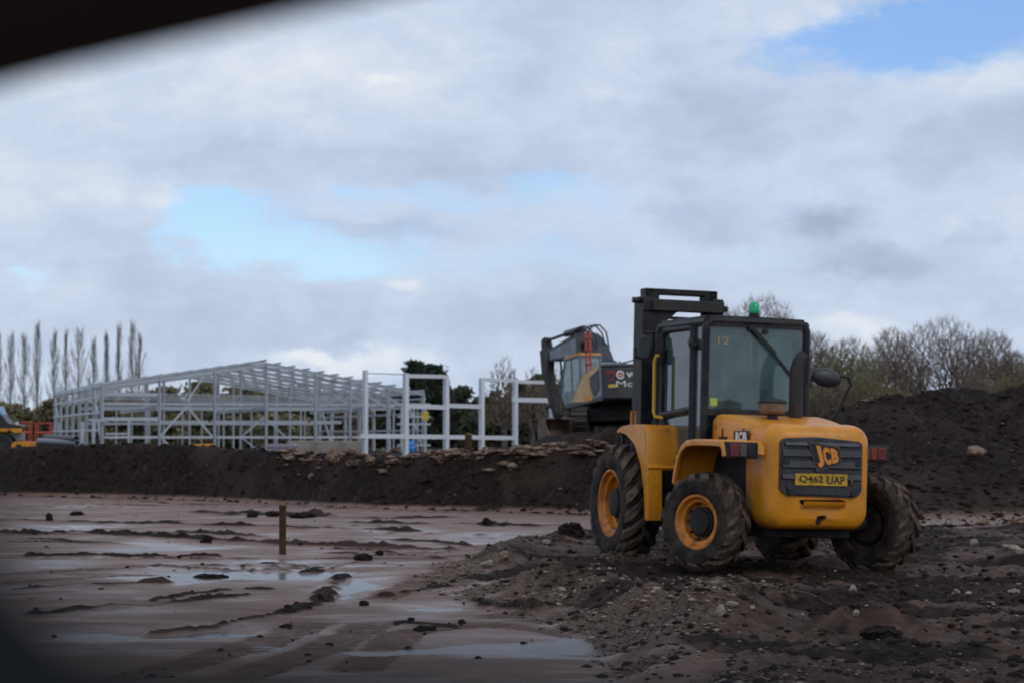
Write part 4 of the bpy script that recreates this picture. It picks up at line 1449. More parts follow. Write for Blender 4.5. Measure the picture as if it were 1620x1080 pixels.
# ------------------------------------------------------------------ excavator on its mound
def build_excavator():
    T = thing('crawler_excavator', 'grey and yellow crawler excavator on a dark soil mound behind the mast', 'excavator', EX)
    T.matrix_world = Matrix.Translation(EX) @ Matrix.Rotation(R(22), 4, 'Z') @ Matrix.Rotation(R(-4.5), 4, 'X')
    ch, gy, bo = M['charcoal'], M['grey_paint'], M['boom']
    for s in (-1, 1):
        m = MB()
        out = [(-1.75, .08), (1.75, .08), (2.18, .32), (2.25, .55), (2.1, .80), (1.75, .95), (-1.75, .95), (-2.1, .80), (-2.25, .55), (-2.18, .32)]
        m.prism(fillet(out, .15, 3), s * 1.02, s * 1.58, 'YZ')
        tk = m.build('track_frame', M['dark'], T, rot=(0, 0, R(-30)))
        # shoes round the loop
        P = [Vector(p) for p in fillet(out, .2, 3)]
        m0 = MB(); m0.box((0, 0, 0), (.60, .17, .035)); m0.box((0, -.06, .03), (.60, .02, .05))
        me = m0.mesh('track_shoe', M['track'], 0)
        L = [0]
        for a, b_ in zip(P, P[1:] + P[:1]): L.append(L[-1] + (b_ - a).length)
        n = 44
        for k in range(n):
            d = L[-1] * k / n
            i = max(j for j in range(len(P)) if L[j] <= d)
            a, b_ = P[i], P[(i + 1) % len(P)]
            q = a + (b_ - a) * ((d - L[i]) / max(1e-6, L[i + 1] - L[i]))
            t = (b_ - a).normalized()
            o = bpy.data.objects.new('track_shoe', me)
            link(o, tk)
            o.location = (s * 1.30, q.x, q.y)
            o.rotation_euler = (math.atan2(t.y, t.x) + PI, 0, 0)
    m = MB(); m.bb(-1.0, 1.0, -1.2, 1.2, .45, .95); m.lathe([(.93, .85), (1.12, .85)], 28, (0, 0, 0), 'Z')
    m.build('undercarriage', M['dark'], T, bevel=.04, rot=(0, 0, R(-30)))
    # house deck
    m = MB(); m.bb(-1.48, 1.45, -1.9, 1.85, 1.12, 1.36)
    m.build('deck', ch, T, bevel=.05)
    # counterweight
    m = MB()
    arc = [(-1.50, -1.75), (-1.50, -1.88)] + [(x_, -1.93 - .40 * (1 - abs(x_ / 1.5) ** 3.2)) for x_ in (-1.46, -1.36, -1.2, -1.0, -.7, -.35, 0, .35, .7, 1.0, 1.2, 1.36, 1.46)] + [(1.50, -1.88), (1.50, -1.75)]
    m.prism(arc, 1.14, 2.42, 'XY')
    cw = m.build('counterweight', ch, T, bevel=.10, seg=3, smooth=50)
    m = MB()
    m.prism([(x, y) for x, y in arc if True], 2.36, 2.52, 'XY')
    m.build('engine_cover_edge', M['grille'], T, bevel=.07, seg=3, smooth=50)
    def cw_y(x):
        return -1.93 - .40 * (1 - abs(x / 1.5) ** 3.2) - .010
    def on_cw(poly, name, mt, parent, off=0.0):
        m_ = MB()
        vs = [(x, cw_y(x) - off, z) for x, z in poly] + [(x, cw_y(x) - off + .02, z) for x, z in poly]
        n_ = len(poly)
        fs = [tuple(range(n_)), tuple(range(2 * n_ - 1, n_ - 1, -1))] + [(i, i + n_, (i + 1) % n_ + n_, (i + 1) % n_) for i in range(n_)]
        m_.add(vs, fs)
        return m_.build(name, mt, parent, smooth=0)
    def cw_text(s_, x0_, x1_, z0_, z1_, mt, bold):
        V, Fs = text_mesh(s_, bold)
        m_ = MB()
        m_.add([(x0_ + (x1_ - x0_) * a, cw_y(x0_ + (x1_ - x0_) * a) - .022, z0_ + (z1_ - z0_) * b_) for a, b_ in V], Fs)
        return m_.build('lettering', mt, cw, smooth=0)
    on_cw([(-1.40, 2.24), (-1.20, 2.26), (-1.10, 2.22), (-1.09, 2.02), (-1.18, 1.92), (-1.38, 1.84), (-1.15, 2.0), (-1.06, 2.10), (-1.15, 2.17), (-1.40, 2.15)], 'red_chevron', M['red'], cw)
    m = MB()
    for rad, dp, nme in ((.165, .02, 0), ):
        m.tube([(-.90, cw_y(-.90) + .01, 2.09), (-.90, cw_y(-.90) - .018, 2.09)], rad, 24)
    bd = m.build('round_badge', M['white'], cw)
    m = MB(); m.tube([(-.90, cw_y(-.90) - .018, 2.09), (-.90, cw_y(-.90) - .024, 2.09)], .105, 20); m.build('badge_centre', M['red'], bd)
    m = MB(); m.prism([(-.95, 2.05), (-.85, 2.05), (-.90, 2.14)], cw_y(-.90) - .03, cw_y(-.90) - .024, 'XZ'); m.build('badge_mark', M['white'], bd, smooth=0)
    cw_text('VOLVO', -.69, .50, 1.99, 2.19, M['white'], .05)
    cw_text('McPhillips', -1.06, 1.05, 1.56, 1.86, M['white'], .0)
    on_cw([(-.24, 1.30), (.08, 1.30), (.08, 1.48), (-.24, 1.48)], 'red_plate', M['white'], cw)
    on_cw([(-.19, 1.33), (.03, 1.33), (.03, 1.44), (-.19, 1.44)], 'red_panel', M['red'], cw, .024)
    on_cw([(-1.32, 1.62), (-1.06, 1.62), (-1.06, 1.74), (-1.32, 1.74)], 'yellow_reflector', M['sign_y'], cw)
    # left-hand side house: grey surround with faded yellow panel and dark grille
    m = MB()
    m.prism(fillet([(-1.80, 1.20), (.65, 1.20), (.65, 2.05), (-.15, 2.32), (-1.80, 2.62)], .08, 3), -1.47, -.55, 'YZ')
    sd_ = m.build('side_body', gy, T, bevel=.03)
    m = MB()
    m.prism(fillet([(-1.62, 2.52), (-.15, 2.24), (.25, 1.98), (.98, 1.38), (.60, 1.30), (-.35, 1.24), (-.95, 1.25), (-.85, 1.50), (-.72, 1.80), (-.74, 2.12), (-1.62, 2.36)], .04, 3), -1.50, -1.46, 'YZ')
    m.build('side_panel', M['ex_yellow'], sd_, bevel=.01)
    m = MB()
    m.prism(fillet([(-1.58, 2.30), (-.80, 2.10), (-.78, 1.82), (-.92, 1.52), (-1.15, 1.38), (-1.58, 1.62)], .06, 3), -1.495, -1.46, 'YZ')
    m.build('side_grille', M['grille'], sd_, bevel=.01)
    m = MB()
    m.prism(fillet([(-.95, 1.24), (-.35, 1.24), (-.10, 1.42), (-.70, 1.52)], .04, 3), -1.512, -1.50, 'YZ')
    m.build('lower_panel', M['ex_orange'], sd_)
    # engine hood behind
    m = MB(); m.bb(-.5, 1.42, -1.85, .2, 1.36, 2.38)
    m.build('engine_hood', ch, T, bevel=.08, seg=3)
    m = MB(); m.bb(.62, 1.42, .3, 1.75, 1.36, 2.1)
    m.build('tool_locker', gy, T, bevel=.05)
    # cab
    m = MB()
    cx0, cx1 = -1.46, -.50
    prof = [(.30, 1.36), (1.85, 1.36), (2.08, 1.75), (1.98, 2.45), (1.72, 3.08), (.30, 3.08)]
    for x in (cx0 + .04, cx1 - .04):
        for p, q in zip(prof, prof[1:] + prof[:1]):
            m.tube([(x, p[0], p[1]), (x, q[0], q[1])], .055, 8)
    m.tube([(cx0 + .04, 1.10, 1.36), (cx0 + .04, 1.10, 3.08)], .05, 8)
    for p in prof:
        m.tube([(cx0 + .04, p[0], p[1]), (cx1 - .04, p[0], p[1])], .05, 8)
    m.bb(cx0 + .02, cx0 + .07, .34, 1.86, 1.38, 1.80)
    cab = m.build('cab', gy, T)
    m = MB(); m.bb(cx0 + .05, cx1 - .05, .3, .36, 1.4, 3.05)
    m.build('cab_rear_panel', M['ex_glass'], cab, smooth=0)
    m = MB(); m.prism([(.36, 1.80), (1.05, 1.80), (1.05, 3.02), (.36, 3.02)], cx0 + .035, cx0 + .045, 'YZ')
    m.build('side_window', M['ex_glass'], cab, smooth=0)
    m = MB(); m.prism([(1.15, 1.55), (1.98, 1.55), (2.02, 1.78), (1.93, 2.42), (1.68, 3.02), (1.15, 3.02)], cx0 + .035, cx0 + .045, 'YZ')
    m.build('door_window', M['ex_glass'], cab, smooth=0)
    for i in range(2, 4):
        p, q = prof[i], prof[i + 1]
        m = MB(); m.add([(cx0 + .06, p[0], p[1]), (cx1 - .06, p[0], p[1]), (cx1 - .06, q[0], q[1]), (cx0 + .06, q[0], q[1])], [(0, 1, 2, 3)])
        m.build('windscreen', M['ex_glass'], cab, smooth=0)
    m = MB(); m.prism([(1.72, 3.08), (.28, 3.08), (.28, 3.20), (1.60, 3.20), (1.80, 3.10)], cx0, cx1, 'YZ')
    m.build('cab_roof', M['ex_orange'], cab, bevel=.03)
    m = MB(); m.bb(-1.2, -.75, .6, 1.0, 1.5, 2.5); m.build('seat', M['seat'], cab, bevel=.08)
    m = MB()
    for y in (.55, .85, 1.2):
        m.box((cx0 - .005, y, 3.14), (.015, .16, .07), (0, 0, 0))
    m.build('roof_marks', M['safety_red'], cab)
    # red access rail
    m = MB()
    for y in (-.45, -.05):
        m.tube([(-1.30, y, 2.3), (-1.30, y, 3.95)], .045, 6)
    for z in (2.7, 3.25, 3.7):
        m.tube([(-1.30, -.55, z), (-1.30, -.05, z)], .045, 6)
    m.build('access_rail', M['safety_red'], T)
    m = MB()
    for x in (.1, 1.2):
        m.tube([(x, -1.6, 2.4), (x, -1.6, 2.75)], .03, 6); m.tube([(x, -.2, 2.4), (x, -.2, 2.75)], .03, 6); m.tube([(x, -1.6, 2.75), (x, -.2, 2.75)], .03, 6)
    m.tube([(.9, -1.0, 2.3), (.9, -1.2, 2.85), (.9, -1.35, 2.95)], .07, 10)
    m.build('hood_rail', ch, T)
    # boom
    bx = .0
    m = MB()
    boom = [(.35, 1.75), (.75, 1.60), (1.5, 2.7), (2.4, 3.32), (4.0, 3.38), (6.3, 3.52), (6.55, 3.92), (4.2, 4.24), (3.0, 4.34), (2.15, 4.22), (1.2, 3.55), (.35, 2.4)]
    m.prism(fillet(boom, .25, 3), bx - .27, bx + .27, 'YZ')
    bm_ = m.build('boom', bo, T, bevel=.02)
    m = MB()
    for s in (-.36, .36):
        m.tube([(bx + s, 1.15, 1.55), (bx + s, 1.9, 2.75)], .11, 10)
        m.tube([(bx + s, 1.9, 2.75), (bx + s, 2.75, 3.9)], .06, 10)
    m.build('boom_ram', M['grille'], bm_)
    m = MB()
    m.tube([(bx, 3.1, 4.50), (bx, 4.8, 4.50)], .14, 10)
    m.tube([(bx, 4.8, 4.50), (bx, 6.95, 4.46)], .065, 10)
    m.build('arm_ram', M['grille'], bm_)
    for j, s in enumerate((-.30, -.15, .15, .30)):
        m = MB()
        m.tube([(bx + s, 1.3, 3.55), (bx + s * 1.2, 1.65, 4.05 + .05 * j), (bx + s * 1.15, 2.2, 4.42 + .04 * j), (bx + s, 2.7, 4.52 + .03 * j), (bx + s, 3.2, 4.44), (bx + s, 3.7, 4.28)], .035, 6)
        m.build('hose', M['ink'], bm_)
    m = MB(); m.box((-.34, 2.5, 3.78), (.16, .30, .22))
    m.build('work_lamp', M['ink'], bm_, bevel=.03)
    m = MB(); m.prism(fillet([(3.2, 3.46), (5.9, 3.58), (5.9, 3.90), (3.2, 4.14)], .05), -.285, -.272, 'YZ')
    m.build('boom_side_plate', M['grey_paint'], bm_)
    # arm and bucket
    m = MB()
    arm = [(6.75, 4.62), (7.15, 4.52), (7.08, 3.6), (6.12, 1.15), (5.92, 1.05), (5.90, 1.45), (6.48, 3.1), (6.42, 3.85)]
    m.prism(fillet(arm, .12, 3), bx - .15, bx + .15, 'YZ')
    ar = m.build('arm', M['black'], T, bevel=.02)
    m = MB()
    m.tube([(bx, 7.35, 4.1), (bx, 7.2, 3.0)], .12, 10)
    m.tube([(bx, 7.2, 3.0), (bx, 6.65, 1.65)], .06, 10)
    m.build('bucket_ram', M['grille'], ar)
    m = MB()
    for s in (-.22, .22):
        m.tube([(bx + s, 6.65, 1.65), (bx + s, 6.2, 1.75)], .06, 8); m.tube([(bx + s, 6.65, 1.65), (bx + s, 6.45, 1.05)], .06, 8)
    m.build('link', M['grille'], ar)
    for s in (-.24, .24):
        m = MB()
        m.tube([(bx + s, 6.1, 3.9), (bx + s * 1.3, 6.15, 3.2), (bx + s * 1.1, 6.0, 2.3), (bx + s, 5.85, 1.5)], .05, 6)
        m.build('hose', M['ink'], ar)
    m = MB()
    bp = [(5.95, 1.15), (6.4, 1.12), (6.65, .75), (6.6, .30), (6.25, .02), (5.65, .02), (5.30, .25)]
    m.strip(bp, bx - .62, bx + .62, .06)
    for s in (-.60, .60):
        m.prism(bp + [(5.75, .75)], bx + s - .03, bx + s + .03, 'YZ')
    bk = m.build('bucket', M['bucket'], T)
    for k in range(5):
        m = MB(); x = bx - .52 + .26 * k
        m.prism([(5.38, .30), (5.30, .18), (5.10, .42)], x - .05, x + .05, 'YZ')
        m.build('bucket_tooth', M['bucket'], bk, smooth=0)
    return T
build_excavator()

# ------------------------------------------------------------------ steel building frame
def isec(h=1.0, w=1.0, t=.18):
    m = MB()
    m.bb(-w / 2, w / 2, -h / 2, -h / 2 + t, 0, 1)
    m.bb(-w / 2, w / 2, h / 2 - t, h / 2, 0, 1)
    m.bb(-t / 2, t / 2, -h / 2 + t, h / 2 - t, 0, 1)
    return m
IME = {}
def beam(name, a, b, w, h, material, parent, kind='I', face=None):
    """steel member from a to b, its section w x h; the unit mesh is shared"""
    key = (name, kind, material.name)
    if key not in IME:
        if kind == 'I': IME[key] = isec().mesh(name, material, 0)
        else:
            q = MB(); q.bb(-.5, .5, -.5, .5, 0, 1); IME[key] = q.mesh(name, material, 0)
    a, b = Vector(a), Vector(b)
    d = b - a
    L = d.length
    z = d.normalized()
    f = Vector(face) if face is not None else Vector((0, 0, 1))
    if abs(f.dot(z)) > .97: f = Vector((0, 1, 0))
    x = f.cross(z).normalized()
    y = z.cross(x)
    o = bpy.data.objects.new(name, IME[key])
    link(o, parent)
    o.matrix_parent_inverse = Matrix.Identity(4)
    Mx = Matrix((x * w, y * h, z * L)).transposed().to_4x4()
    Mx.translation = a
    o.matrix_basis = Mx
    return o

def build_hall():
    g = M['galv']
    ph = R(16)
    O = Vector((-35.0, 196.0, 0.0))
    T = thing('steel_building_frame', 'grey galvanised steel skeleton of a pitched roof hall standing beyond the bank', 'building frame', O, (0, 0, ph))
    Wd, Ld, He, Ha, Hr = 28.2, 47.0, 5.75, 7.80, 5.25
    def roof(x): return Ha + ((He if x < Wd / 2 else Hr) - Ha) * abs(x - Wd / 2) / (Wd / 2)
    nb = 7
    ys = [Ld * k / nb for k in range(nb + 1)]
    for k, y in enumerate(ys):
        for x in (0, Wd):
            beam('column', (x, y, 0), (x, y, roof(x)), .19, .27, g, T, face=(.6, -.8, 0))
        for x in (0, Wd):
            beam('rafter', (x, y, roof(x) - .15), (Wd / 2, y, Ha - .15), .15, .28, g, T)
    for x in (4.9, 9.66, 14.15, 18.5, 21.6, 25.0):
        beam('gable_post', (x, 0, 0), (x, 0, roof(x) - .05), .16, .20, g, T, face=(.6, -.8, 0))
    for x in (4.9, 9.6, 14.1, 18.8, 23.5):
        beam('gable_post', (x, Ld, 0), (x, Ld, roof(x) - .1), .16, .20, g, T, face=(.6, -.8, 0))
    for x in (7.0, 14.1, 21.2):
        for y in ys[2:6:2]:
            beam('inner_column', (x, y, 0), (x, y, roof(x) - .3), .16, .20, g, T, face=(.6, -.8, 0))
    # purlins along both slopes
    npur = 12
    for s in (0, 1):
        for k in range(npur):
            f = k / (npur - 1)
            x = Wd / 2 * f if s == 0 else Wd - Wd / 2 * f
            beam('purlin', (x, -.25, roof(x) + .16), (x, Ld + .2, roof(x) + .16), .08, .17, g, T, 'B')
    # side rails on the long walls
    for x, dx in ((0, -.22), (Wd, .22)):
        for z in (1.9, 3.4, 4.7):
            beam('side_rail', (x + dx, 0, z), (x + dx, Ld, z), .08, .20, g, T, 'B')
        beam('eaves_beam', (x, 0, roof(x) - .05), (x, Ld, roof(x) - .05), .12, .26, g, T, 'B')
    # gable rails and floor beams
    segs = [0, 4.9, 9.66, 14.15, 18.5, 21.6, 25.0, Wd]
    for a, b in zip(segs[:-1], segs[1:]):
        beam('gable_rail', (a + .14, -.05, 1.30), (b - .14, -.05, 1.30), .10, .20, g, T, 'B')
        beam('floor_beam', (a + .14, .1, 4.18), (b - .14, .1, 4.18), .15, .25, g, T)
        if a > 4 and a < 21:
            beam('gable_rail', (a + .14, 3.0, 2.62), (b - .14, 3.0, 2.62), .16, .28, g, T, 'B')
    beam('gable_rail', (.14, -.05, 4.95), (4.76, -.05, 4.95), .10, .26, g, T, 'B')
    beam('gable_rail', (.14, 0, 2.85), (4.76, 0, 2.85), .10, .30, g, T, 'B')
    # first floor decks inside
    for y in ys[1:4]:
        beam('floor_beam', (0, y, 3.95), (Wd, y, 3.95), .14, .26, g, T)
        beam('floor_beam', (0, y, 2.55), (Wd * .75, y, 2.55), .10, .18, g, T)
    for x in (4.7, 14.1, 23.5):
        beam('floor_beam', (x, 0, 3.75), (x, Ld * .6, 3.75), .14, .30, g, T)
    # braces
    for x, y in ((0, 0), (0, ys[-2]), (Wd, 0), (Wd, ys[-2])):
        y2 = y + ys[1]
        beam('brace', (x, y, .2), (x, y2, roof(x) - .2), .12, .12, g, T, 'B')
        beam('brace', (x, y2, .2), (x, y, roof(x) - .2), .12, .12, g, T, 'B')
    for a, b, apex in ((4.9, 9.66, 4.0), (14.15, 18.5, 3.2)):
        y = .05 if a < 9 else ys[2]
        mid = (a + b) / 2
        beam('brace', (a + .15, y, 1.45), (mid, y, apex - .05), .14, .16, g, T, 'B')
        beam('brace', (b - .15, y, 1.30), (mid, y, apex - .05), .14, .16, g, T, 'B')
        beam('brace', (a + .15, y, 1.20), (a + 1.5, y, .15), .12, .14, g, T, 'B')
    beam('brace', (7.28, .1, 4.35), (9.0, .1, 7.0), .12, .14, g, T, 'B')
    for i, y in enumerate((ys[0], ys[2], ys[4], ys[-2])):
        for s in (0, 1):
            xa, xb = (0, Wd / 4) if s == 0 else (Wd, Wd * .75)
            beam('roof_brace', (xa, y, roof(xa)), (xb, y + ys[1], roof(xb) - .05), .09, .09, g, T, 'B')
            beam('roof_brace', (xb, y, roof(xb) - .05), (xa, y + ys[1], roof(xa)), .09, .09, g, T, 'B')
            xc = Wd / 2
            beam('roof_brace', (xb, y, roof(xb) - .05), (xc, y + ys[1], Ha - .05), .09, .09, g, T, 'B')
            beam('roof_brace', (xc, y, Ha - .05), (xb, y + ys[1], roof(xb) - .05), .09, .09, g, T, 'B')
    # thin sag rods and cleats that make the roof and walls read as dense steelwork
    for y in ys[1:-1]:
        for s in (0, 1):
            xa = 0 if s == 0 else Wd
            beam('haunch', (xa, y, roof(xa) - 1.3), (xa + (2.4 if s == 0 else -2.4), y, roof(xa + (2.4 if s == 0 else -2.4)) - .35), .14, .26, g, T, 'B')
        beam('tie_rod', (0, y, roof(0) - .5), (Wd, y, roof(Wd) - .5), .07, .07, g, T, 'B')
    for y in (ys[1], ys[3], ys[5]):
        for a in (4.9, 11.5, 18.5, 24):
            beam('stud', (a, y, 0), (a, y, 4.0), .12, .14, g, T, 'B')
    # ties between purlins
    for y in ys[:-1]:
        for s in (0, 1):
            for k in range(npur - 1):
                f0, f1 = k / (npur - 1), (k + 1) / (npur - 1)
                xa = Wd / 2 * f0 if s == 0 else Wd - Wd / 2 * f0
                xb = Wd / 2 * f1 if s == 0 else Wd - Wd / 2 * f1
                if True:
                    beam('purlin_tie', (xa, y + 3.3, roof(xa) + .16), (xb, y + 3.3, roof(xb) + .16), .05, .05, g, T, 'B')
    # door frames in the end bay
    for x in (2.3, ):
        beam('door_post', (x, -.02, 0), (x, -.02, 2.7), .20, .20, g, T, face=(0, 1, 0))
    for z in (.35, 1.6):
        beam('gable_rail', (.3, .04, z), (2.2, .04, z), .08, .14, g, T, 'B')
    beam('gable_rail', (-1.2, -2.0, 2.75), (.4, -.3, 2.75), .30, .25, g, T, 'B')
    for x, y in ((-1.9, -3.0), (-.9, -2.2)):
        beam('door_post', (x, y, 0), (x, y, 2.6), .24, .24, g, T, face=(0, 1, 0))
    # lean-to tower at the far right corner
    for x in (Wd - 2.2, Wd - 1.1, Wd):
        for y in (0, 3):
            beam('gable_post', (x, y - 1.0, 0), (x, y - 1.0, 4.3), .16, .18, g, T, face=(0, 1, 0))
    for z in (.6, 2.45, 3.1, 4.2):
        beam('gable_rail', (Wd - 2.6, -1.1, z), (Wd + .4, -1.1, z), .12, .16, g, T, 'B')
    return T
build_hall()

# ------------------------------------------------------------------ white frame beside it
def build_white_frame():
    w = M['frame_white']
    us = [(578, 585, 722, 130), (642, 590, 712, 135), (706, 594, 714, 140), (762, 597, 713, 145), (815, 600, 692, 150), (873, 602, 648, 155)]
    base = at(578, 690, 130); base.z = 0
    T = thing('white_steel_frame', 'row of white steel columns and rails standing between the hall and the excavator', 'steel frame', base)
    P = []
    for u, vt, vb, Y in us:
        top = at(u, vt, Y)
        z0 = H(top.x, Y) - .1
        P.append((top.x - base.x, Y - base.y, z0, top.z, Y))
        first = Y == 130
        beam('column', (top.x - base.x, Y - base.y, z0), (top.x - base.x, Y - base.y, top.z), [.25, .20][first], [.30, .27][first], w, T, face=(.62, -.78, 0))
    def rail(i, j, v0, v1, h, k0=0.0, k1=0.0):
        a, b = P[i], P[j]
        z0 = at(0, v0, a[4]).z; z1 = at(0, v1, b[4]).z
        d = Vector((b[0] - a[0], b[1] - a[1], 0)).normalized()
        A = Vector((a[0], a[1] - .02, z0)) + d * (.16 - k0)
        B = Vector((b[0], b[1] - .02, z1)) - d * (.16 - k1)
        beam('rail', A, B, .14, h, w, T, 'B')
    for k in range(4):
        rail(k, k + 1, 689 + k * .8, 689.6 + k * .8, .26, .6 if k == 0 else 0)
    rail(1, 2, 594, 595.5, .22); rail(3, 4, 600, 602, .22); rail(4, 5, 603, 605, .22)
    rail(1, 2, 642, 644, .26); rail(2, 3, 641, 643, .26); rail(4, 5, 632, 633, .30, .5, .9)
    a, b = P[0], P[1]
    q = MB(); q.tube([(a[0], a[1], at(0, 590, 130).z), (b[0], b[1], at(0, 592, 135).z)], .025, 6)
    q.build('cable', M['grille'], T)
    return T
build_white_frame()

# ------------------------------------------------------------------ things standing round the frames
mesh_cache = {}
blk = MB(); blk.bb(-.78, .78, -.4, .4, 0, .95)
for i, (u, Y, lab) in enumerate(((477, 133, 'leftmost of three tan concrete blocks behind the bank crest'), (519, 133.5, 'middle one of three tan concrete blocks behind the bank crest'),
                                 (557, 134, 'right hand tan concrete block next to the first white column'))):
    if i == 0:
        o = blk.build('concrete_block', M['concrete'], bevel=.04); src = o
    else:
        o = src.copy(); link(o)
    x = uX(u, Y)
    o.location = (x, Y, at(u, 722, Y).z - .02)
    o.rotation_euler = (0, 0, R((-2, 3, -4)[i]))
    tag(o, lab, 'concrete block', 'concrete blocks behind the bank')

def drum():
    T = thing('plastic_drum', 'small blue plastic drum at the foot of the second white column', 'drum', at(652, 714, 128))
    m = MB(); m.lathe([(0, .15), (.03, .17), (.18, .175), (.2, .185), (.22, .175), (.40, .175), (.42, .185), (.44, .175), (.58, .17), (.60, .15)], 20, axis='Z')
    m.build('barrel', M['blue'], T)
    m = MB(); m.lathe([(.60, .12), (.625, .12)], 16, axis='Z'); m.build('lid', M['blue'], T)
drum()

pn = at(673, 661, 190)
T = thing('yellow_notice_board', 'small yellow notice board on a post right of the hall corner', 'notice board', (pn.x, pn.y, 0))
m = MB(); m.bb(-.26, .26, -.03, .03, pn.z - .15, pn.z + .55); m.build('board', M['sign_y'], T, bevel=.01)
m = MB(); m.tube([(0, .06, 0), (0, .06, pn.z + .5)], .05, 8); m.build('post', M['galv'], T)

q = at(741, 690, 122)
zb0 = H(q.x, q.y)
T = thing('timber_post', 'thick dark timber post between the third and fourth white columns', 'post', (q.x, q.y, zb0 - .1))
hh = at(741, 686, 122).z - zb0 + .1
m = MB()
m.tube([(0, 0, 0), (.01, 0, hh * .5), (0, .01, hh * .98), (.02, 0, hh)], [.22, .205, .20, .17], 12)
m.build('trunk', M['wood'], T)
m = MB(); m.lathe([(hh - .005, .165), (hh + .02, .15)], 12, (.02, 0, 0), 'Z'); m.build('cut_end', M['tan_board'], T)

q = at(276, 709, 120)
T = thing('board_stack', 'low stack of tan boards lying in front of the hall', 'boards', (q.x, q.y, q.z - .25))
for k in range(4):
    m = MB(); m.bb(-.36 + .03 * k, .36 - .02 * k, -.5, .5, .1 * k, .1 * k + .085)
    m.build('board', M['tan_board'], T, bevel=.008)

q = at(322, 708, 120)
T = thing('wheelbarrow', 'orange wheelbarrow parked before the braced bay of the hall', 'wheelbarrow', (q.x, q.y, H(q.x, q.y)))
zt_ = q.z - T.location.z
m = MB(); m.prism([(-.38, zt_ - .02), (.36, zt_), (.52, zt_ + .22), (-.45, zt_ + .20)], -.28, .28, 'XZ'); m.build('tray', M['ex_orange'], T, bevel=.03)
m = MB(); m.lathe([(-.05, .10), (-.05, .18), (.05, .18), (.05, .10)], 20, (.42, 0, .18), 'Y'); m.build('wheel', M['ink'], T)
m = MB()
for y in (-.2, .2):
    m.tube([(.42, y * .4, .18), (0, y, zt_ - .04), (-.85, y * 1.2, zt_ + .06)], .025, 8)
    m.tube([(-.25, y, zt_ - .04), (-.35, y, 0)], .022, 8)
m.build('handle', M['safety_red'], T)

# pale lilac tarpaulin bundle at the crest
q = at(447, 706, 118)
T = thing('tarpaulin_bundle', 'folded lilac grey tarpaulin left of the concrete blocks', 'tarpaulin', (q.x, q.y, q.z - .55))
m = MB()
for k in range(3):
    m.prism(fillet([(-.75, .24 * k), (.7, .24 * k), (.78, .24 * k + .12), (.62, .24 * k + .22), (-.65, .24 * k + .22), (-.8, .24 * k + .1)], .08, 3), -.5, .5, 'XZ')
m.build('fold', mat('lilac_sheet', (0.26, 0.22, 0.27), .6), T, bevel=.04)

# pipes lying left of the hall
pr = random.Random(8)
for k, (u, v, du, lab) in enumerate(((97, 692, 24, 'top dark pipe of the pile left of the hall'), (92, 698, 30, 'grey pipe in the middle of the pile left of the hall'), (100, 703, 30, 'pale grey pipe lowest in the pile left of the hall'))):
    a = at(u - du, v - 1, 150); b = at(u + du, v + 2, 146)
    d = b - a
    m = MB(); L = d.length
    m.lathe([(0, .16), (0, .21), (L, .21), (L, .16)], 16, axis='X', closed=True)
    o = m.build('pipe', (M['grille'], M['pipe_grey'], M['pipe_grey'])[k], loc=a)
    o.rotation_euler = d.to_track_quat('X', 'Z').to_euler()
    tag(o, lab, 'pipe', 'pipes left of the hall')

# loader at the far left
def build_loader():
    Y = 140
    q = at(8, 690, Y)
    z0 = .15
    T = thing('wheel_loader', 'black and yellow wheel loader at the far left edge with its bucket forward', 'loader', (q.x, Y, z0))
    def Z(v): return at(0, v, Y).z - z0
    def X(u): return uX(u, Y) - q.x
    m = MB()
    m.prism(fillet([(X(-60), Z(650)), (X(8), Z(656)), (X(18), Z(669)), (X(38), Z(672)), (X(38), Z(677)), (X(-60), Z(678))], .06), -.8, .8, 'XZ')
    bd = m.build('body', M['charcoal'], T, bevel=.04)
    m = MB(); m.prism([(X(-58), Z(640)), (X(2), Z(642)), (X(8), Z(656)), (X(-58), Z(651))], -.7, .7, 'XZ'); m.build('windscreen', M['ex_glass'], bd, bevel=.03)
    m = MB(); m.bb(X(-60), X(18), -.85, -.80, Z(682), Z(677)); m.prism([(X(18), Z(677)), (X(38), Z(677)), (X(38), Z(684)), (X(27), Z(684))], -.9, -.5, 'XZ')
    m.build('stripe', M['ex_orange'], T, bevel=.01)
    for u in (-40, 8):
        r = .68
        m = MB(); m.lathe([(-.28, .35), (-.28, r * .9), (-.2, r), (.2, r), (.28, r * .9), (.28, .35)], 32, (0, 0, 0), 'Y', closed=True)
        for s in (-1, 1):
            w = m.build('tyre', M['ink'], T, loc=(X(u), s * .75, r))
            h = MB(); h.lathe([(-.15 * 1, .35), (-.1, .12), (.1, .12), (.15, .35)], 20, (0, 0, 0), 'Y'); h.build('rim', M['grille'], w)
    m = MB(); m.bb(X(28), X(38), -.45, .45, Z(697), Z(684)); m.build('arm', M['pipe_grey'], T, bevel=.03)
    m = MB()
    m.prism([(X(12), Z(711)), (X(29), Z(698)), (X(53), Z(698)), (X(52), Z(711))], -1.0, 1.0, 'XZ')
    m.build('bucket', M['ex_orange'], T, bevel=.03)
    m = MB(); m.bb(X(32), X(40), -1.03, -1.0, Z(708), Z(702)); m.build('worn_patch', M['rusty'], T)
    m = MB(); m.tube([(X(30), -.5, Z(671)), (X(30), -.5, Z(667))], .12, 10); m.build('lamp', M['white'], T)
build_loader()

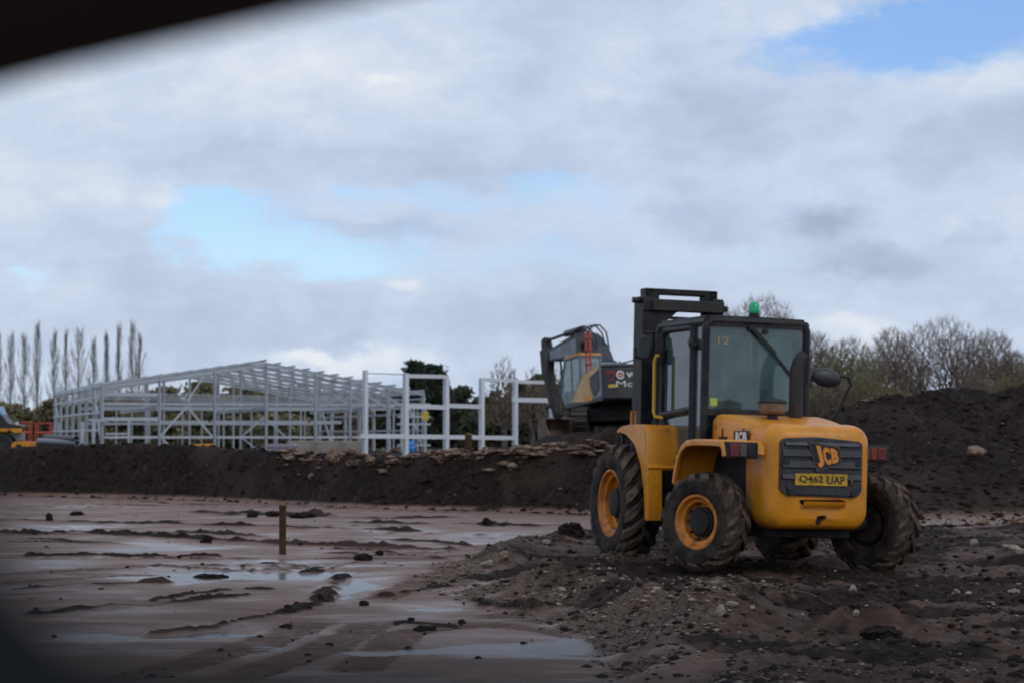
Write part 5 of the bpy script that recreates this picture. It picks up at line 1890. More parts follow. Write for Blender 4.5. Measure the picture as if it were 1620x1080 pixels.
def build_lift(u0, u1, v0, v1, Y, lab, legs):
    a = at(u0, v0, Y); b = at(u1, v1, Y)
    cx_ = (a.x + b.x) / 2
    z0 = H(cx_, Y)
    T = thing('scissor_lift', lab, 'access platform', (cx_, Y, z0), group='orange access platforms')
    w = (b.x - a.x) / 2
    z1, z2 = b.z - z0, a.z - z0
    m = MB()
    for x in (-w, w):
        for y in (-.45, .45):
            m.tube([(x, y, z1), (x, y, z2)], .05, 8)
    for z in (z2, z1 + (z2 - z1) * .45):
        for y in (-.45, .45):
            m.tube([(-w, y, z), (w, y, z)], .05 if z == z2 else .09, 8)
        for x in (-w, w):
            m.tube([(x, -.45, z), (x, .45, z)], .05, 8)
    m.build('guard_rail', M['safety_red'], T)
    m = MB(); m.bb(-w - .05, w + .05, -.5, .5, z1 - .12, z1 + .03); m.build('platform', M['safety_red'], T, bevel=.02)
    m = MB(); m.bb(-w, w, -.45, .45, .18, max(.3, z1 - .12)); m.build('chassis', M['dark'], T, bevel=.03)
    for x in (-w * .8, w * .8):
        for y in (-.45, .45):
            m = MB(); m.lathe([(-.07, .03), (-.07, .17), (.07, .17), (.07, .03)], 16, (x, y, .17), 'Y'); m.build('wheel', M['ink'], T)
build_lift(38, 48, 667, 697, 172, 'narrow orange access platform right behind the loader bucket', 2)
build_lift(58, 81, 669, 696, 176, 'wider orange access platform left of the hall corner', 2)

# ------------------------------------------------------------------ stake, slabs, clods and stones
q = on_z(447, 876, BASE)
T = thing('timber_stake', 'square brown timber stake standing upright in the wet mud', 'stake', (q.x, q.y, H(q.x, q.y)))
m = MB(); m.bb(-.042, .042, -.03, .03, -.15, .60)
m.build('shaft', M['wood'], T, bevel=.006)
m = MB(); m.bb(-.046, .046, -.034, .034, .57, .612); m.build('split_head', M['wood'], T, bevel=.012)

def rock_mesh(seed, name, material, flat=1.0, n=2, rough=.32, cuts=7):
    rnd = random.Random(seed)
    bm = bmesh.new()
    bmesh.ops.create_icosphere(bm, subdivisions=n, radius=.5)
    pl = []
    for k in range(cuts):
        d = Vector((rnd.gauss(0, 1), rnd.gauss(0, 1), rnd.gauss(0, 1))).normalized()
        pl.append((d, rnd.uniform(.24, .42)))
    for v in bm.verts:
        for d, h in pl:
            e_ = v.co.dot(d) - h
            if e_ > 0: v.co -= d * e_
        v.co += Vector((rnd.uniform(-1, 1), rnd.uniform(-1, 1), rnd.uniform(-1, 1))) * .035 * rough / .32
        v.co.z *= flat
    me = bpy.data.meshes.new(name)
    bm.to_mesh(me); bm.free()
    me.materials.append(material)
    me.shade_smooth(); me.set_sharp_from_angle(angle=R(28))
    return me

SLABS = [(443, 482, 717, 728, 'flat tan slab below the lilac tarpaulin', 6), (452, 468, 707, 717, 'small upright lump on top of the leftmost tan slab', -20),
         (514, 545, 713, 734, 'tilted grey tan slab below the middle concrete block', 28), (545, 574, 726, 737, 'thin dark edged slab right of the tilted slab', 4),
         (548, 563, 708, 719, 'knobbly lump at the foot of the right concrete block', 10), (576, 601, 722, 737, 'large wedge slab below the first white column', 24),
         (600, 612, 709, 721, 'upright pale lump just right of the first white column', 80), (607, 643, 725, 734, 'long low slab with a pale right end', 0),
         (617, 637, 706, 715, 'rough brown lump behind the long low slab', 12), (646, 666, 716, 725, 'small tan slab below the blue drum', 15),
         (690, 744, 707, 722, 'longest pale slab at the foot of the third white column', 2), (686, 704, 711, 723, 'grey slab leaning on the longest pale slab', 32),
         (690, 706, 724, 733, 'small brown lump below the longest pale slab', -5), (757, 792, 707, 719, 'knobbly pale slab at the foot of the fourth white column', -4),
         (754, 768, 720, 729, 'small pale lump under the knobbly slab', 0), (804, 829, 704, 720, 'pale rounded slab at the left foot of the mound', -18),
         (826, 894, 713, 721, 'very long thin slab below the excavator mound', 1), (855, 902, 698, 711, 'narrow tan slab sloping across the mound face', -12),
         (906, 950, 712, 720, 'low wide slab left of the front wheel', 2), (924, 966, 695, 705, 'pale broken slab above the front tyre', 8),
         (594, 616, 741, 748, 'thin pale slab partly buried in the bank face', 0), (486, 498, 748, 758, 'small lone lump buried in the bank face', 20),
         (668, 690, 711, 720, 'dark tan lump between the second and third white columns', 10)]
for i, (u0, u1, v0, v1, lab, tilt) in enumerate(SLABS):
    uc = (u0 + u1) / 2
    up_ = np.array([uc]); foot, depth, yc, zc = crest(up_)
    buried = v0 > 738
    Y = float(yc[0]) + (.2 if not buried else -.9)
    vc = (v0 + v1) / 2
    p = at(uc, vc, Y)
    # rest on the bank: find the depth where the terrain is met by this sight line
    for k in range(60):
        yy = float(foot[0]) - .5 + k * .12
        pp = at(uc, v1 - 1, yy)
        if H(pp.x, yy) >= pp.z:
            p = at(uc, vc, yy + .05)
            break
    k = p.y / F
    w, h = (u1 - u0) * k * 1.08, (v1 - v0) * k * 1.15
    me = rock_mesh(100 + i, 'rubble_slab', M['rubble'], n=3, cuts=18, rough=.95)
    o = bpy.data.objects.new('rubble_slab', me)
    link(o)
    bx = me.vertices
    co = np.array([v.co[:] for v in bx]); ext = co.max(0) - co.min(0)
    th = math.radians(tilt * .5)
    o.scale = (w / ext[0], max(.5 * w, .45) / ext[1], h / ext[2])
    o.location = p
    o.rotation_euler = (0, th, R(random.Random(i).uniform(-10, 10)))
    tag(o, lab, 'rubble slab', 'broken slabs along the bank top')

def ground_hit(u, v):
    d = ray(u, v)
    ts = np.linspace(9, 46, 900)
    xs, zs = d.x / d.y * ts, CAM_Z + d.z / d.y * ts
    hz, _, _ = masks(xs, ts)
    i = int(np.argmax(hz >= zs)) if (hz >= zs).any() else len(ts) - 1
    return Vector((xs[i], ts[i], hz[i]))

CLODS = [(325, 853, 18, 15, 'pointed dark clod alone in the mud left of the stake'), (574, 882, 26, 12, 'dark clod right of the stake beyond a wet patch'), (400, 814, 16, 9, 'dark clod by the bank left of the stake'),
         (432, 813, 22, 10, 'wide dark clod just left of the stake head'), (480, 815, 44, 9, 'long dark clod lying behind the stake'), (77, 818, 10, 13, 'pointed clod at the far left near the bank'),
         (120, 812, 22, 8, 'low dark clod right of the far left pointed clod'), (770, 825, 12, 13, 'upright dark clod beyond the rubble near the bank foot'), (905, 840, 38, 24, 'big dark clod just left of the front wheel'),
         (650, 980, 10, 10, 'small dark clod in the wet mud left of the rubble'), (670, 996, 34, 8, 'flat broken clod left of the brown puddle'), (828, 1018, 10, 6, 'small clod sticking out of the brown puddle'),
         (755, 1032, 14, 8, 'grey clod in front of the brown puddle'), (506, 945, 12, 10, 'dark clod on the bend of the muddy rut'), (455, 960, 12, 6, 'small clod left of the bend in the rut'),
         (452, 992, 18, 6, 'low clod below the bend in the rut'), (335, 912, 46, 12, 'broad earth clod between the two wet patches'), (575, 955, 14, 9, 'small clod in the mud right of the rut bend'),
         (730, 986, 12, 8, 'reddish clod below the rubble edge'), (1392, 1002, 60, 26, 'big brown clod in front of the right rear wheel'), (600, 875, 12, 7, 'tiny dark clod right of the larger one by the stake')]
for i, (u, v, w, h, lab) in enumerate(CLODS):
    p = ground_hit(u, v + h * .35)
    k = p.y / F
    me = rock_mesh(300 + i, 'mud_clod', M['clod'], n=3, cuts=4, rough=1.2)
    o = bpy.data.objects.new('mud_clod', me); link(o)
    o.scale = (w * k * 1.1, w * k * .8, h * k * 1.2)
    o.location = (p.x, p.y + .03, p.z + h * k * .22)
    o.rotation_euler = (0, 0, random.Random(i).uniform(-.5, .5))
    tag(o, lab, 'mud clod', 'clods of mud on the ground')

STONES = [(1140, 967, 17, 20, 'pale pointed stone upright on the front rubble ridge'), (1158, 962, 22, 9, 'pale flat stone right of the pointed stone'), (1190, 962, 12, 8, 'small pale stone at the right end of the front ridge'),
          (797, 880, 20, 13, 'tan stone on top of the far rubble edge'), (770, 893, 24, 10, 'pale lump of stone below the tan stone on the rubble edge'), (890, 933, 14, 7, 'small grey stone halfway down the rubble slope'),
          (1350, 932, 12, 9, 'pale pebble in front of the right rear wheel'), (1355, 972, 12, 12, 'upright grey stone right of the front ridge'), (1610, 823, 30, 13, 'tan stone at the right edge by the heap foot'),
          (1555, 826, 22, 7, 'thin tan stone lying by the heap foot'), (1540, 860, 14, 11, 'pale stone beyond the right puddle'), (1603, 870, 36, 14, 'long pale stone on the right edge of the ground'),
          (1545, 716, 34, 16, 'pale slab buried in the face of the dark heap'), (1605, 935, 20, 9, 'reddish stone near the right edge'), (865, 858, 16, 8, 'tan stone at the crest left of the front wheel'), (1515, 938, 12, 6, 'small white stone right of the ruts')]
for i, (u, v, w, h, lab) in enumerate(STONES):
    p = ground_hit(u, v + h * .3)
    k = p.y / F
    me = rock_mesh(500 + i, 'stone', M['stone'] if i not in (3, 8, 9, 12) else M['rubble'], n=2, cuts=9, rough=.6)
    o = bpy.data.objects.new('stone', me); link(o)
    co = np.array([q_.co[:] for q_ in me.vertices]); ext = co.max(0) - co.min(0)
    o.scale = (w * k / ext[0], w * k * .8 / ext[1], h * k * 1.25 / ext[2])
    o.location = (p.x, p.y + .02, p.z + h * k * .3)
    o.rotation_euler = (0, R(random.Random(i).uniform(-15, 15)), R(random.Random(i).uniform(-30, 30)))
    tag(o, lab, 'stone', 'larger stones in the rubble')

def scatter(name, label, material, pts, sizes, seed, flat=.7):
    """many small angular lumps joined into one mesh"""
    rnd = np.random.RandomState(seed)
    base = np.array([(1, 0, 0), (-1, 0, 0), (0, 1, 0), (0, -1, 0), (0, 0, 1), (0, 0, -1), (.6, .6, .5), (-.6, .55, .45), (.55, -.6, .5), (-.6, -.55, .5)]) * .5
    tri = np.array([(0, 6, 4), (6, 2, 4), (2, 7, 4), (7, 1, 4), (1, 9, 4), (9, 3, 4), (3, 8, 4), (8, 0, 4), (0, 2, 6), (2, 1, 7), (1, 3, 9), (3, 0, 8), (2, 0, 5), (1, 2, 5), (3, 1, 5), (0, 3, 5)])
    n = len(pts)
    V = np.repeat(base[None], n, 0) * rnd.uniform(.65, 1.35, (n, 10, 3))
    V *= (sizes[:, None] * np.stack([rnd.uniform(.8, 1.5, n), rnd.uniform(.7, 1.2, n), rnd.uniform(.5, 1.0, n) * flat], 1))[:, None, :]
    a = rnd.uniform(0, 2 * PI, n)
    c, s = np.cos(a)[:, None], np.sin(a)[:, None]
    X = V[:, :, 0] * c - V[:, :, 1] * s
    Y = V[:, :, 0] * s + V[:, :, 1] * c
    V[:, :, 0], V[:, :, 1] = X, Y
    V += pts[:, None, :]
    Fc = (tri[None] + (np.arange(n) * 10)[:, None, None]).reshape(-1, 3)
    me = bpy.data.meshes.new(name)
    me.vertices.add(n * 10); me.vertices.foreach_set('co', V.astype(np.float32).ravel())
    me.loops.add(len(Fc) * 3); me.loops.foreach_set('vertex_index', Fc.astype(np.int32).ravel())
    me.polygons.add(len(Fc)); me.polygons.foreach_set('loop_start', np.arange(0, len(Fc) * 3, 3, dtype=np.int32))
    me.update(calc_edges=True)
    me.materials.append(material)
    o = bpy.data.objects.new(name, me); link(o)
    tag(o, label, kind='stuff')
    return o

rs_ = np.random.RandomState(5)
def wedge_pts(n, y0, y1, a0=-.25, a1=.25):
    y = np.exp(rs_.uniform(math.log(y0), math.log(y1), n))
    a = rs_.uniform(a0, a1, n)
    return y * a, y
# gravel on the rubble pad
X, Y = wedge_pts(140000, 11, 38, -.08, .25)
Z, S, G = masks(X, Y)
sdp = poly_sd(X, Y, PAD)
keep = (rs_.uniform(0, 1, len(X)) < (.03 + .55 * np.clip(G * 1.35 - .25, 0, 1) ** 1.5)) & (sdp > -.15) & (Y < 37) & (Z > WATER)
P_ = np.stack([X, Y, Z], 1)[keep]
sz = .009 + .028 * rs_.uniform(0, 1, len(P_)) ** 2.6 + .05 * (rs_.uniform(0, 1, len(P_)) ** 26)
P_[:, 2] += sz * .12
half = rs_.uniform(0, 1, len(P_))
scatter('gravel', 'loose brown gravel scattered over the rubble', M['gravel'], P_[half < .62], sz[half < .62], 1)
scatter('pale_gravel', 'loose pale stones scattered over the rubble', M['stone'], P_[half > .74], sz[half > .74] * 1.1, 2)
# dark crumbs of soil on the pad, the mud and the bank
X, Y = wedge_pts(26000, 11, 34, -.08, .25)
Z, S, G = masks(X, Y); sdp = poly_sd(X, Y, PAD)
keep = (sdp > -.2) & (rs_.uniform(0, 1, len(X)) < .15 + .5 * S) & (Z > WATER)
P1 = np.stack([X, Y, Z], 1)[keep]; s1 = .012 + .085 * rs_.uniform(0, 1, len(P1)) ** 4.5
X, Y = wedge_pts(22000, 12, 50, -.25, .10)
Z, S, G = masks(X, Y); sdp = poly_sd(X, Y, PAD)
keep = (sdp < 0) & (rs_.uniform(0, 1, len(X)) < .012 + .45 * np.clip(S * 1.3, 0, 1) ** 1.5) & (Z > WATER)
P2 = np.stack([X, Y, Z], 1)[keep]; s2 = .010 + .06 * rs_.uniform(0, 1, len(P2)) ** 4
X, Y = wedge_pts(60000, 36, 95, -.26, .27)
Z, S, G = masks(X, Y)
up_ = 810 + F * X / Y
foot, depth, yc, zc = crest(up_)
keep = (Y > foot - .4) & (Y < yc + 3.5) & (rs_.uniform(0, 1, len(X)) < .9)
P3 = np.stack([X, Y, Z], 1)[keep]; s3 = .03 + .15 * rs_.uniform(0, 1, len(P3)) ** 5
Pm = np.concatenate([P1, P2, P3]); sm = np.concatenate([s1, s2, s3])
scatter('soil_crumbs', 'dark crumbs of soil strewn over pad and bank', M['clod'], Pm, sm, 3, .8)
uu = np.concatenate([rs_.uniform(440, 990, 190), rs_.uniform(1330, 1640, 30)])
ft, dp, yy, _z = crest(uu)
yy = yy + rs_.normal(.0, .22, len(uu)); xx = (uu - 810) / F * yy
zz, _s, _g = masks(xx, yy)
Pc = np.stack([xx, yy, zz + .02], 1); sc_ = .06 + .34 * rs_.uniform(0, 1, len(uu)) ** 3
scatter('broken_rubble', 'small broken tan rubble lying along the bank top', M['rubble'], Pc, sc_, 6, .42)
k3 = rs_.uniform(0, 1, len(P3)) < .022
scatter('bank_rubble_bits', 'small tan bits of rubble in the bank face', M['rubble'], P3[k3], s3[k3] * .8 + .03, 4, .6)
# ------------------------------------------------------------------ trees
def tri_tubes(segs, nside=3):
    """segs: list of (p, q, r0, r1) -> verts, faces arrays for cheap tapered prisms"""
    n = len(segs)
    A = np.array([s[0] for s in segs], float); B = np.array([s[1] for s in segs], float)
    r0 = np.array([s[2] for s in segs]); r1 = np.array([s[3] for s in segs])
    d = B - A
    d /= np.linalg.norm(d, axis=1)[:, None] + 1e-9
    ref = np.where(np.abs(d[:, 2:3]) > .9, np.array([[1., 0, 0]]), np.array([[0, 0, 1.]]))
    u = np.cross(d, ref); u /= np.linalg.norm(u, axis=1)[:, None] + 1e-9
    v = np.cross(d, u)
    V = np.zeros((n, 2 * nside, 3))
    for k in range(nside):
        a = 2 * PI * k / nside
        off = u * math.cos(a) + v * math.sin(a)
        V[:, k] = A + off * r0[:, None]
        V[:, nside + k] = B + off * r1[:, None]
    Fq = np.array([(k, (k + 1) % nside, nside + (k + 1) % nside, nside + k) for k in range(nside)])
    Fq = (Fq[None] + (np.arange(n) * 2 * nside)[:, None, None]).reshape(-1, 4)
    return V.reshape(-1, 3), Fq

def mesh_np(name, V, Fq, material, parent=None, smooth=False):
    k = Fq.shape[1]
    me = bpy.data.meshes.new(name)
    me.vertices.add(len(V)); me.vertices.foreach_set('co', V.astype(np.float32).ravel())
    me.loops.add(len(Fq) * k); me.loops.foreach_set('vertex_index', Fq.astype(np.int32).ravel())
    me.polygons.add(len(Fq)); me.polygons.foreach_set('loop_start', np.arange(0, len(Fq) * k, k, dtype=np.int32))
    me.update(calc_edges=True)
    me.materials.append(material)
    if smooth: me.shade_smooth()
    o = bpy.data.objects.new(name, me)
    link(o, parent)
    return o

def bare_tree(u, vt, Y, wpx, label, seed, material='twig', n=1500, name='bare_tree', fine=.011, group=None, leaves=0, fork=.26, lean=0.0, twigs=3):
    """branches grown towards points filling a domed crown, thickened by what they carry"""
    rg = np.random.RandomState(seed)
    x = uX(u, Y)
    z0 = H(x, Y) if Y < 200 else 0.0
    h = at(u, vt, Y).z - z0
    hw = wpx / F * Y
    hy = min(hw, 3.2)
    T = thing(name, label, 'tree', (x, Y, z0 - .1), group=group)
    # domed crown with lobes
    P = []
    lob = rg.uniform(.88, 1.05, 14)
    while len(P) < n:
        a = rg.uniform(0, 2 * PI); e_ = math.asin(rg.uniform(-.25, 1)); q = rg.uniform(.12, 1) ** .45
        k = 1.22 * lob[int(a / (2 * PI) * 14) % 14] * (1 - .10 * rg.rand())
        zc = h * .45
        p = (math.cos(a) * math.cos(e_) * hw * q * k + lean * h * .2, math.sin(a) * math.cos(e_) * hy * q * k, zc + math.sin(e_) * q * h * .55 * min(1, k))
        if p[2] > h * fork * .9: P.append(p)
    P = np.array(P)
    tr = [(0, 0, h * fork * k / 4) for k in range(5)]
    nodes = np.zeros((n + 5, 3)); nodes[:5] = tr
    par = np.full(n + 5, -1); par[1:5] = range(4)
    org = np.array((0, 0, h * fork * .8))
    P = P[np.argsort(np.linalg.norm((P - org) * np.array([1, 1, .8]), axis=1))]
    plen = np.zeros(n + 5); plen[:5] = [h * fork * k / 4 for k in range(5)]
    for i, p in enumerate(P):
        m_ = 5 + i
        d = np.linalg.norm(nodes[2:m_] - p, axis=1)
        j = int(np.argmin(d + .42 * plen[2:m_])) + 2
        nodes[m_] = p; par[m_] = j; plen[m_] = plen[j] + d[j - 2]
    cnt = np.ones(n + 5)
    for i in range(n + 4, 0, -1): cnt[par[i]] += cnt[i]
    rad = fine * cnt ** .46
    bk, tw = [], []
    for i in range(1, n + 5):
        a_, b_ = nodes[par[i]], nodes[i]
        r1 = rad[i]; r0 = min(rad[par[i]], r1 * 1.5)
        md = (a_ + b_) / 2 + rg.normal(0, .05, 3) * np.linalg.norm(b_ - a_) + np.array([0, 0, -.04 * np.linalg.norm(b_ - a_)])
        L = bk if cnt[i] > 26 else tw
        L.append((a_, md, r0, (r0 + r1) / 2)); L.append((md, b_, (r0 + r1) / 2, r1))
    V, Fq = tri_tubes(bk, 7)
    mesh_np('trunk', V, Fq, M['bark'], T, True)
    cen = np.array([0, 0, h * .35])
    for i in np.where(cnt < 3)[0]:
        o_ = nodes[i] - cen; o_ /= np.linalg.norm(o_) + 1e-6
        for k in range(twigs):
            d = o_ * .8 + np.array([0, 0, .30]) + rg.normal(0, .5, 3)
            d /= np.linalg.norm(d)
            L = rg.uniform(.18, .55) * h / 8
            tw.append((nodes[i], nodes[i] + d * L, fine * .9, fine * .5))
    V, Fq = tri_tubes(tw, 3)
    mesh_np('crown', V, Fq, M[material], T)
    if leaves:
        E_ = P[rg.randint(0, len(P), leaves)] * np.array([1, 1, .93]) + rg.normal(0, .16, (leaves, 3))
        leaf_cards('leaves', E_, .085, M['leaf_brown'] if material == 'twig' else M['leaf_olive'], T, seed)
    return T

def leaf_cards(name, C, size, material, parent, seed):
    rg = np.random.RandomState(seed)
    n = len(C)
    a = rg.normal(0, 1, (n, 3)); a /= np.linalg.norm(a, axis=1)[:, None]
    b = np.cross(a, rg.normal(0, 1, (n, 3))); b /= np.linalg.norm(b, axis=1)[:, None]
    s = size * rg.uniform(.5, 1.5, n)[:, None]
    nrm = np.cross(a, b)
    V = np.stack([C - a * s, C + b * s * .6 + nrm * s * .15, C + a * s, C - b * s * .6 + nrm * s * .15], 1).reshape(-1, 3)
    Fq = (np.array([[0, 1, 2, 3]])[None] + (np.arange(n) * 4)[:, None, None]).reshape(-1, 4)
    return mesh_np(name, V, Fq, material, parent)

def leafy_tree(u, vt, Y, wpx, label, seed, material, name, n=2600, size=.30, shape='round', group=None, base=.12):
    rnd = random.Random(seed); rg = np.random.RandomState(seed)
    x = uX(u, Y)
    h = at(u, vt, Y).z
    hw = wpx / F * Y
    T = thing(name, label, 'tree', (x, Y, 0), group=group)
    m = MB()
    m.tube([(0, 0, -.1), (.05, 0, h * .3), (-.05, .05, h * .6), (0, 0, h * .9)], [h * .035, h * .028, h * .016, .02], 8)
    limbs = []
    for k in range(9):
        z = h * (.25 + .55 * k / 9); a = rnd.uniform(0, 6.28); L = hw * .7
        m.tube([(0, 0, z), (math.cos(a) * L * .5, math.sin(a) * L * .5, z + .12 * h), (math.cos(a) * L, math.sin(a) * L, z + .18 * h)], [.05 + h * .008, .05, .02], 5)
    m.build('trunk', M['bark'], T)
    # clumps
    nc = 46
    C = []
    for k in range(nc):
        f = rg.uniform(base, 1)
        if shape == 'cone':
            rad = (1 - f) ** .8 * 1.05 + .05
        elif shape == 'hedge':
            rad = .95 * (1 - max(0, f - .75) * 1.6)
        else:
            rad = math.sqrt(max(0.05, 1 - ((f - .48) / .56) ** 2))
        a = rg.uniform(0, 2 * PI); q = rad * math.sqrt(rg.uniform(.10, 1))
        C.append((math.cos(a) * q * hw, math.sin(a) * q * min(hw, 2.5), f * h * .97, rg.uniform(.5, 1.1)))
    C = np.array(C)
    idx = rg.randint(0, nc, n)
    sp = (hw * .16 + h * .035)
    P = C[idx, :3] + rg.normal(0, 1, (n, 3)) * (C[idx, 3] * sp)[:, None] * np.array([1, 1, .75])
    P = P[(P[:, 2] > .1)]
    over = P[:, 2] > h
    P[over, 2] = h - rg.uniform(0, .3, over.sum())
    leaf_cards('crown', P, size, M[material], T, seed)
    # stray twigs poking out
    segs = []
    for k in range(70):
        c = C[rg.randint(0, nc)]
        d = Vector((rg.normal(0, .6), rg.normal(0, .6), abs(rg.normal(.8, .4)))).normalized()
        L = rg.uniform(.4, 1.1) * (sp * 1.9)
        segs.append((c[:3], c[:3] + np.array(d) * L, .035, .02))
    V, Fq = tri_tubes(segs, 3)
    tag(mesh_np('twigs', V, Fq, M['twig'], T), kind='stuff')
    return T

def poplar(u, vt, Y, wpx, label, seed):
    rnd = random.Random(seed)
    x = uX(u, Y)
    h = at(u, vt, Y).z
    hw = wpx / F * Y * rnd.uniform(.75, 1.35)
    T = thing('poplar_tree', label, 'tree', (x, Y, 0), group='bare poplars in a row')
    m = MB()
    ln = rnd.gauss(0, .05)
    pts = [Vector((rnd.gauss(0, .04) * k * .3 + ln * k * k * .12, 0, h * .97 * k / 6)) for k in range(7)]
    m.tube(pts, [h * .011 * (1 - .145 * k) for k in range(7)], 6)
    m.build('trunk', M['bark'], T)
    segs = []
    n = 150
    ph_ = [rnd.uniform(.5, 1.4) for _ in range(12)]
    for k in range(n):
        f = .08 + .88 * (k / n) ** .85
        z = h * f
        a = rnd.uniform(0, 2 * PI)
        env = 1.9 * hw * (min(1, .25 + f * 2.2) * (1 - max(0, f - .35) * 1.25)) * rnd.uniform(.4, 1.0) * ph_[int(f * 11.9)]
        env = max(env, .10)
        L = min(h * .13, h * (1.02 - f)) * rnd.uniform(.6, 1.2)
        p0 = Vector((0, 0, z))
        p1 = p0 + Vector((math.cos(a) * env * .75, math.sin(a) * env * .75, L * .35))
        p2 = p0 + Vector((math.cos(a) * env, math.sin(a) * env, L))
        r = .024 * (1 - f * .5)
        segs += [(p0, p1, r, r * .8), (p1, p2, r * .8, .012)]
        for j in range(5):
            g = rnd.uniform(.2, 1)
            s = p0.lerp(p1, g) if rnd.random() < .4 else p1.lerp(p2, g)
            a2 = a + rnd.gauss(0, 1.1)
            e_ = rnd.random() * hw * .45
            q = s + Vector((math.cos(a2) * e_, math.sin(a2) * e_, rnd.uniform(.4, 1.2)))
            segs.append((s, q, .012, .007))
    V, Fq = tri_tubes([(np.array(a_), np.array(b_), c, d) for a_, b_, c, d in segs], 3)
    mesh_np('crown', V, Fq, M['poplar'], T)

ORD = ['first', 'second', 'third', 'fourth', 'fifth', 'sixth', 'seventh', 'eighth', 'ninth', 'tenth', 'eleventh', 'twelfth', 'thirteenth']
for i, (u, vt, w) in enumerate([(-3, 536, 8), (17, 536, 9), (38, 536, 9), (59, 518, 10), (86, 533, 9), (104, 532, 7), (125, 527, 9), (148, 543, 8), (168, 533, 7), (188, 520, 9), (209, 516, 8), (221, 534, 9)]):
    ht = 'tallest' if vt < 519 else 'tall'
    poplar(u, vt, 330 + (i % 3) * 6, w, '%s slim bare poplar, %s from the left in the row behind the bank' % (ht, ORD[i]), 40 + i)

# hedge and trees behind the steel frames
HEDGE = [(-14, 636, 30, 'leaf_olive', 'round', 'olive bush at the left edge behind the loader'), (22, 640, 26, 'leaf_deep', 'round', 'dark bush behind the loader roof'), (62, 648, 22, 'leaf_olive', 'hedge', 'olive shrub behind the orange platforms'),
         (88, 632, 22, 'leaf_brown', 'round', 'brown shrub at the left corner of the hall'), (125, 636, 26, 'leaf_olive', 'hedge', 'olive shrub behind the left wall of the hall'), (170, 624, 26, 'leaf_deep', 'round', 'dark tree behind the front left column of the hall'),
         (210, 622, 24, 'leaf_brown', 'round', 'brown tree in the first bay of the hall'), (262, 612, 30, 'leaf_olive', 'round', 'olive tree behind the second gable post'), (318, 603, 27, 'leaf_deep', 'round', 'domed dark tree in the braced bay of the hall'),
         (352, 626, 20, 'leaf_olive', 'hedge', 'low olive shrub right of the domed dark tree'), (386, 608, 26, 'leaf_olive', 'round', 'domed olive tree left of the hall apex'), (432, 618, 28, 'leaf_deep', 'round', 'dark tree below the hall apex'),
         (474, 612, 27, 'leaf_deep', 'round', 'round dark tree right of the hall apex'), (516, 620, 25, 'leaf_olive', 'round', 'olive tree near the right slope of the hall'), (556, 626, 26, 'leaf_brown', 'round', 'brown tree left of the first white column'),
         (596, 628, 24, 'leaf_olive', 'round', 'olive tree right of the first white column'), (655, 572, 17, 'leaf_dark', 'cone', 'dark pointed conifer with the highest tip above the second white column'),
         (678, 578, 22, 'leaf_dark', 'round', 'dark evergreen right of the pointed conifer'), (700, 600, 20, 'leaf_dark', 'cone', 'dark evergreen behind the third white column'), (636, 616, 20, 'leaf_dark', 'round', 'dark evergreen low on the left of the conifer'),
         (728, 612, 22, 'leaf_deep', 'round', 'dark tree between the third and fourth white columns'), (756, 628, 18, 'leaf_deep', 'round', 'low dark tree behind the fourth white column'), (790, 618, 22, 'leaf_deep', 'round', 'dark hedge tree under the sparse bare tree'),
         (826, 606, 22, 'leaf_deep', 'round', 'dark hedge tree behind the fifth white column'), (856, 592, 18, 'leaf_deep', 'round', 'dark hedge tree beside the excavator arm'), (892, 610, 24, 'leaf_deep', 'hedge', 'dark hedge tree behind the excavator cab'),
         (928, 586, 24, 'leaf_deep', 'round', 'dark hedge tree behind the excavator house'), (966, 574, 24, 'leaf_deep', 'round', 'dark hedge tree behind the excavator counterweight'), (1004, 580, 26, 'leaf_deep', 'round', 'dark hedge tree behind the forklift mast'),
         (700, 650, 34, 'leaf_deep', 'hedge', 'dark undergrowth shrub below the evergreens'), (770, 652, 34, 'leaf_deep', 'hedge', 'dark undergrowth shrub right of the timber post'), (842, 648, 34, 'leaf_deep', 'hedge', 'dark undergrowth shrub left of the mound'),
         (450, 655, 44, 'leaf_olive', 'hedge', 'long low olive shrub below the hall apex'), (300, 652, 44, 'leaf_olive', 'hedge', 'long low olive shrub in the braced bay'), (540, 656, 40, 'leaf_olive', 'hedge', 'long low olive shrub right in the hall'), (200, 655, 40, 'leaf_deep', 'hedge', 'long low dark shrub left in the hall'),
         (375, 656, 36, 'leaf_deep', 'hedge', 'low dark shrub between two olive shrubs in the hall'), (120, 660, 34, 'leaf_deep', 'hedge', 'low dark shrub beside the pipes'), (625, 656, 36, 'leaf_deep', 'hedge', 'low dark shrub behind the blue drum')]
for i, (u, vt, w, mt, shp, lab) in enumerate(HEDGE):
    if u < 640 and mt == 'leaf_deep': mt = 'leaf_olive' if i % 3 else 'leaf_deep'
    Y = 268 + (i * 7) % 16 if u < 725 else 200 + (i * 7) % 16
    sc = Y / 268
    nm = 'conifer_tree' if shp == 'cone' else ('hedge_shrub' if shp == 'hedge' else 'leafy_tree')
    leafy_tree(u, vt, Y, w, lab, 700 + i, mt, nm, 2800, .36 * sc, shp, 'trees and shrubs behind the frames', base=.04)

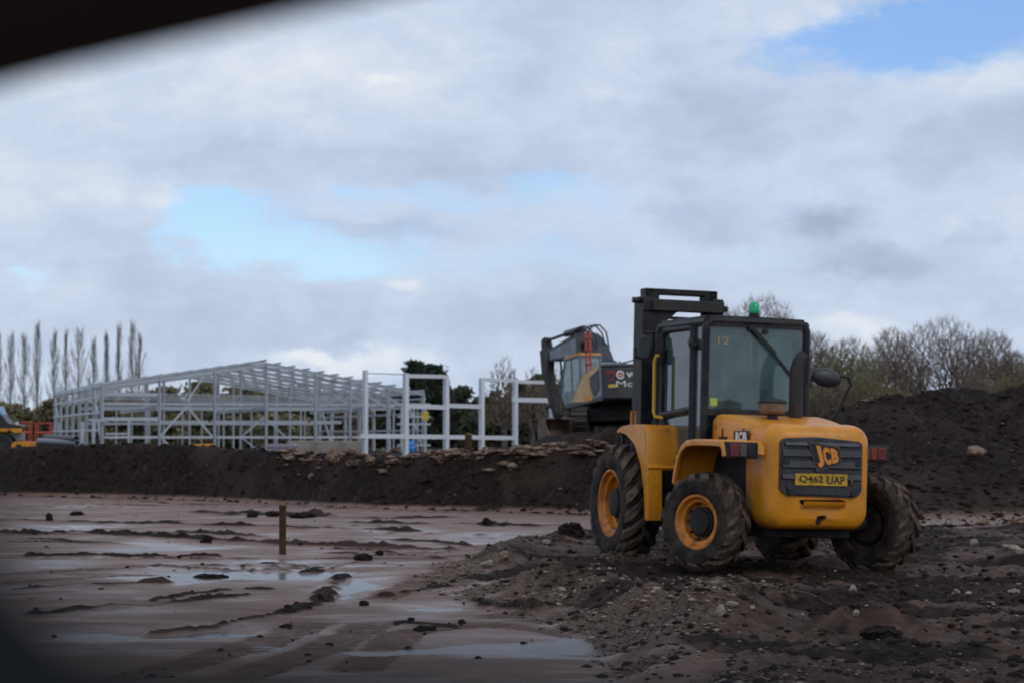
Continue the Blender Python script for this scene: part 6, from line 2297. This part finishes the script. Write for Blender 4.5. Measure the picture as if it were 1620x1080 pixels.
bare_tree(798, 563, 190, 27, 'sparse bare tree above the fifth white column', 21, 'twig', 420, leaves=260, fine=.016)
bare_tree(842, 578, 192, 18, 'smaller bare tree left of the excavator arm', 22, 'twig', 300, leaves=160, fine=.016)
bare_tree(874, 566, 194, 22, 'bare tree showing behind the excavator arm', 23, 'twig', 420, leaves=400, fine=.016)
RT = [(1208, 468, 150, 66, 'bare tree rising behind the cab beacon', 31, 'twig', 0), (1288, 524, 152, 44, 'pale bare tree right of the cab roof', 32, 'twig', 0), (1345, 534, 148, 58, 'dense olive brown tree behind the round mirror', 33, 'twig_green', 2600),
      (1410, 520, 156, 46, 'bare tree left of the big spreading tree', 34, 'twig', 300), (1492, 504, 150, 84, 'big spreading bare tree with a dark trunk on the heap', 35, 'twig', 0), (1565, 522, 152, 56, 'bare tree leaning right behind the big spreading one', 36, 'twig', 200),
      (1606, 556, 154, 38, 'shorter bare tree at the right edge', 37, 'twig_green', 500), (1662, 552, 158, 56, 'bare tree cut by the right edge', 38, 'twig', 0), (1150, 490, 160, 44, 'bare tree hidden behind the cab roof', 39, 'twig', 0)]
for u, vt, Y, w, lab, sd2, mt, lv in RT:
    bare_tree(u, vt, Y, w, lab, sd2, mt, 2600, leaves=lv, group='bare trees behind the heap', fork=.34 if sd2 == 35 else .2, fine=.0088, twigs=5)
for i, (u, vt, w, lab) in enumerate([(1320, 590, 36, 'brown thicket shrub right of the cab'), (1368, 588, 34, 'brown thicket shrub left end of the heap crest'), (1420, 606, 30, 'low thicket shrub left of the dark trunk'), (1548, 588, 34, 'brown thicket shrub right of the dark trunk'),
                                     (1592, 592, 30, 'brown thicket shrub near the right edge'), (1290, 610, 34, 'low thicket shrub seen through the cab'), (1225, 606, 40, 'thicket shrub behind the rear window'), (1150, 612, 44, 'thicket shrub behind the door window'), (1070, 616, 44, 'thicket shrub behind the mast')]):
    bare_tree(u, vt, 140 + i % 4, w, lab, 900 + i, 'twig_green' if i % 3 else 'twig', 1300, 'thicket_shrub', fine=.011, group='thicket along the heap', leaves=900, fork=.06, twigs=5)

# ------------------------------------------------------------------ window surround of the vehicle the view is taken from
def near(u, v, d):
    r_ = ray(u, v)
    return Vector((0, 0, CAM_Z)) + r_ * (d / r_.y)
WS = thing('vehicle_window_surround', 'dark blurred window surround of the vehicle beside the viewer', 'window surround', (-.25, .6, CAM_Z))
def ws_part(pts, r, nme, mt, n=14):
    m = MB()
    m.tube([p - WS.location for p in pts], r, n)
    return m.build(nme, mt, WS, smooth=60)
rr_ = .055
d0 = .45
k_ = F / d0
off = rr_ * k_
# upper rail: its lower edge runs from (0,112) up to (500,0)
ws_part([near(-900, 330 - off * 1.0, d0), near(-300, 202 - off * 1.0, d0), near(0, 132 - off * 1.02, d0), near(500, 16 - off * 1.02, d0), near(1000, -100 - off, d0), near(1700, -200 - off, d0)], rr_, 'upper_rail', M['car_seal'])
d1 = .125
k1 = F / d1
r1 = .022
o1 = r1 * k1
ws_part([near(-110 - o1, 700, d1), near(-90 - o1, 850, d1), near(-70 - o1 * .8, 925 + o1 * .35, d1), near(20 - o1 * .30, 990 + o1 * .85, d1), near(250, 1000 + o1, d1), near(620, 1014 + o1, d1), near(1100, 1056 + o1, d1), near(1500, 1112 + o1, d1), near(1900, 1130 + o1, d1)],
        r1, 'lower_rail', M['car_sill'])
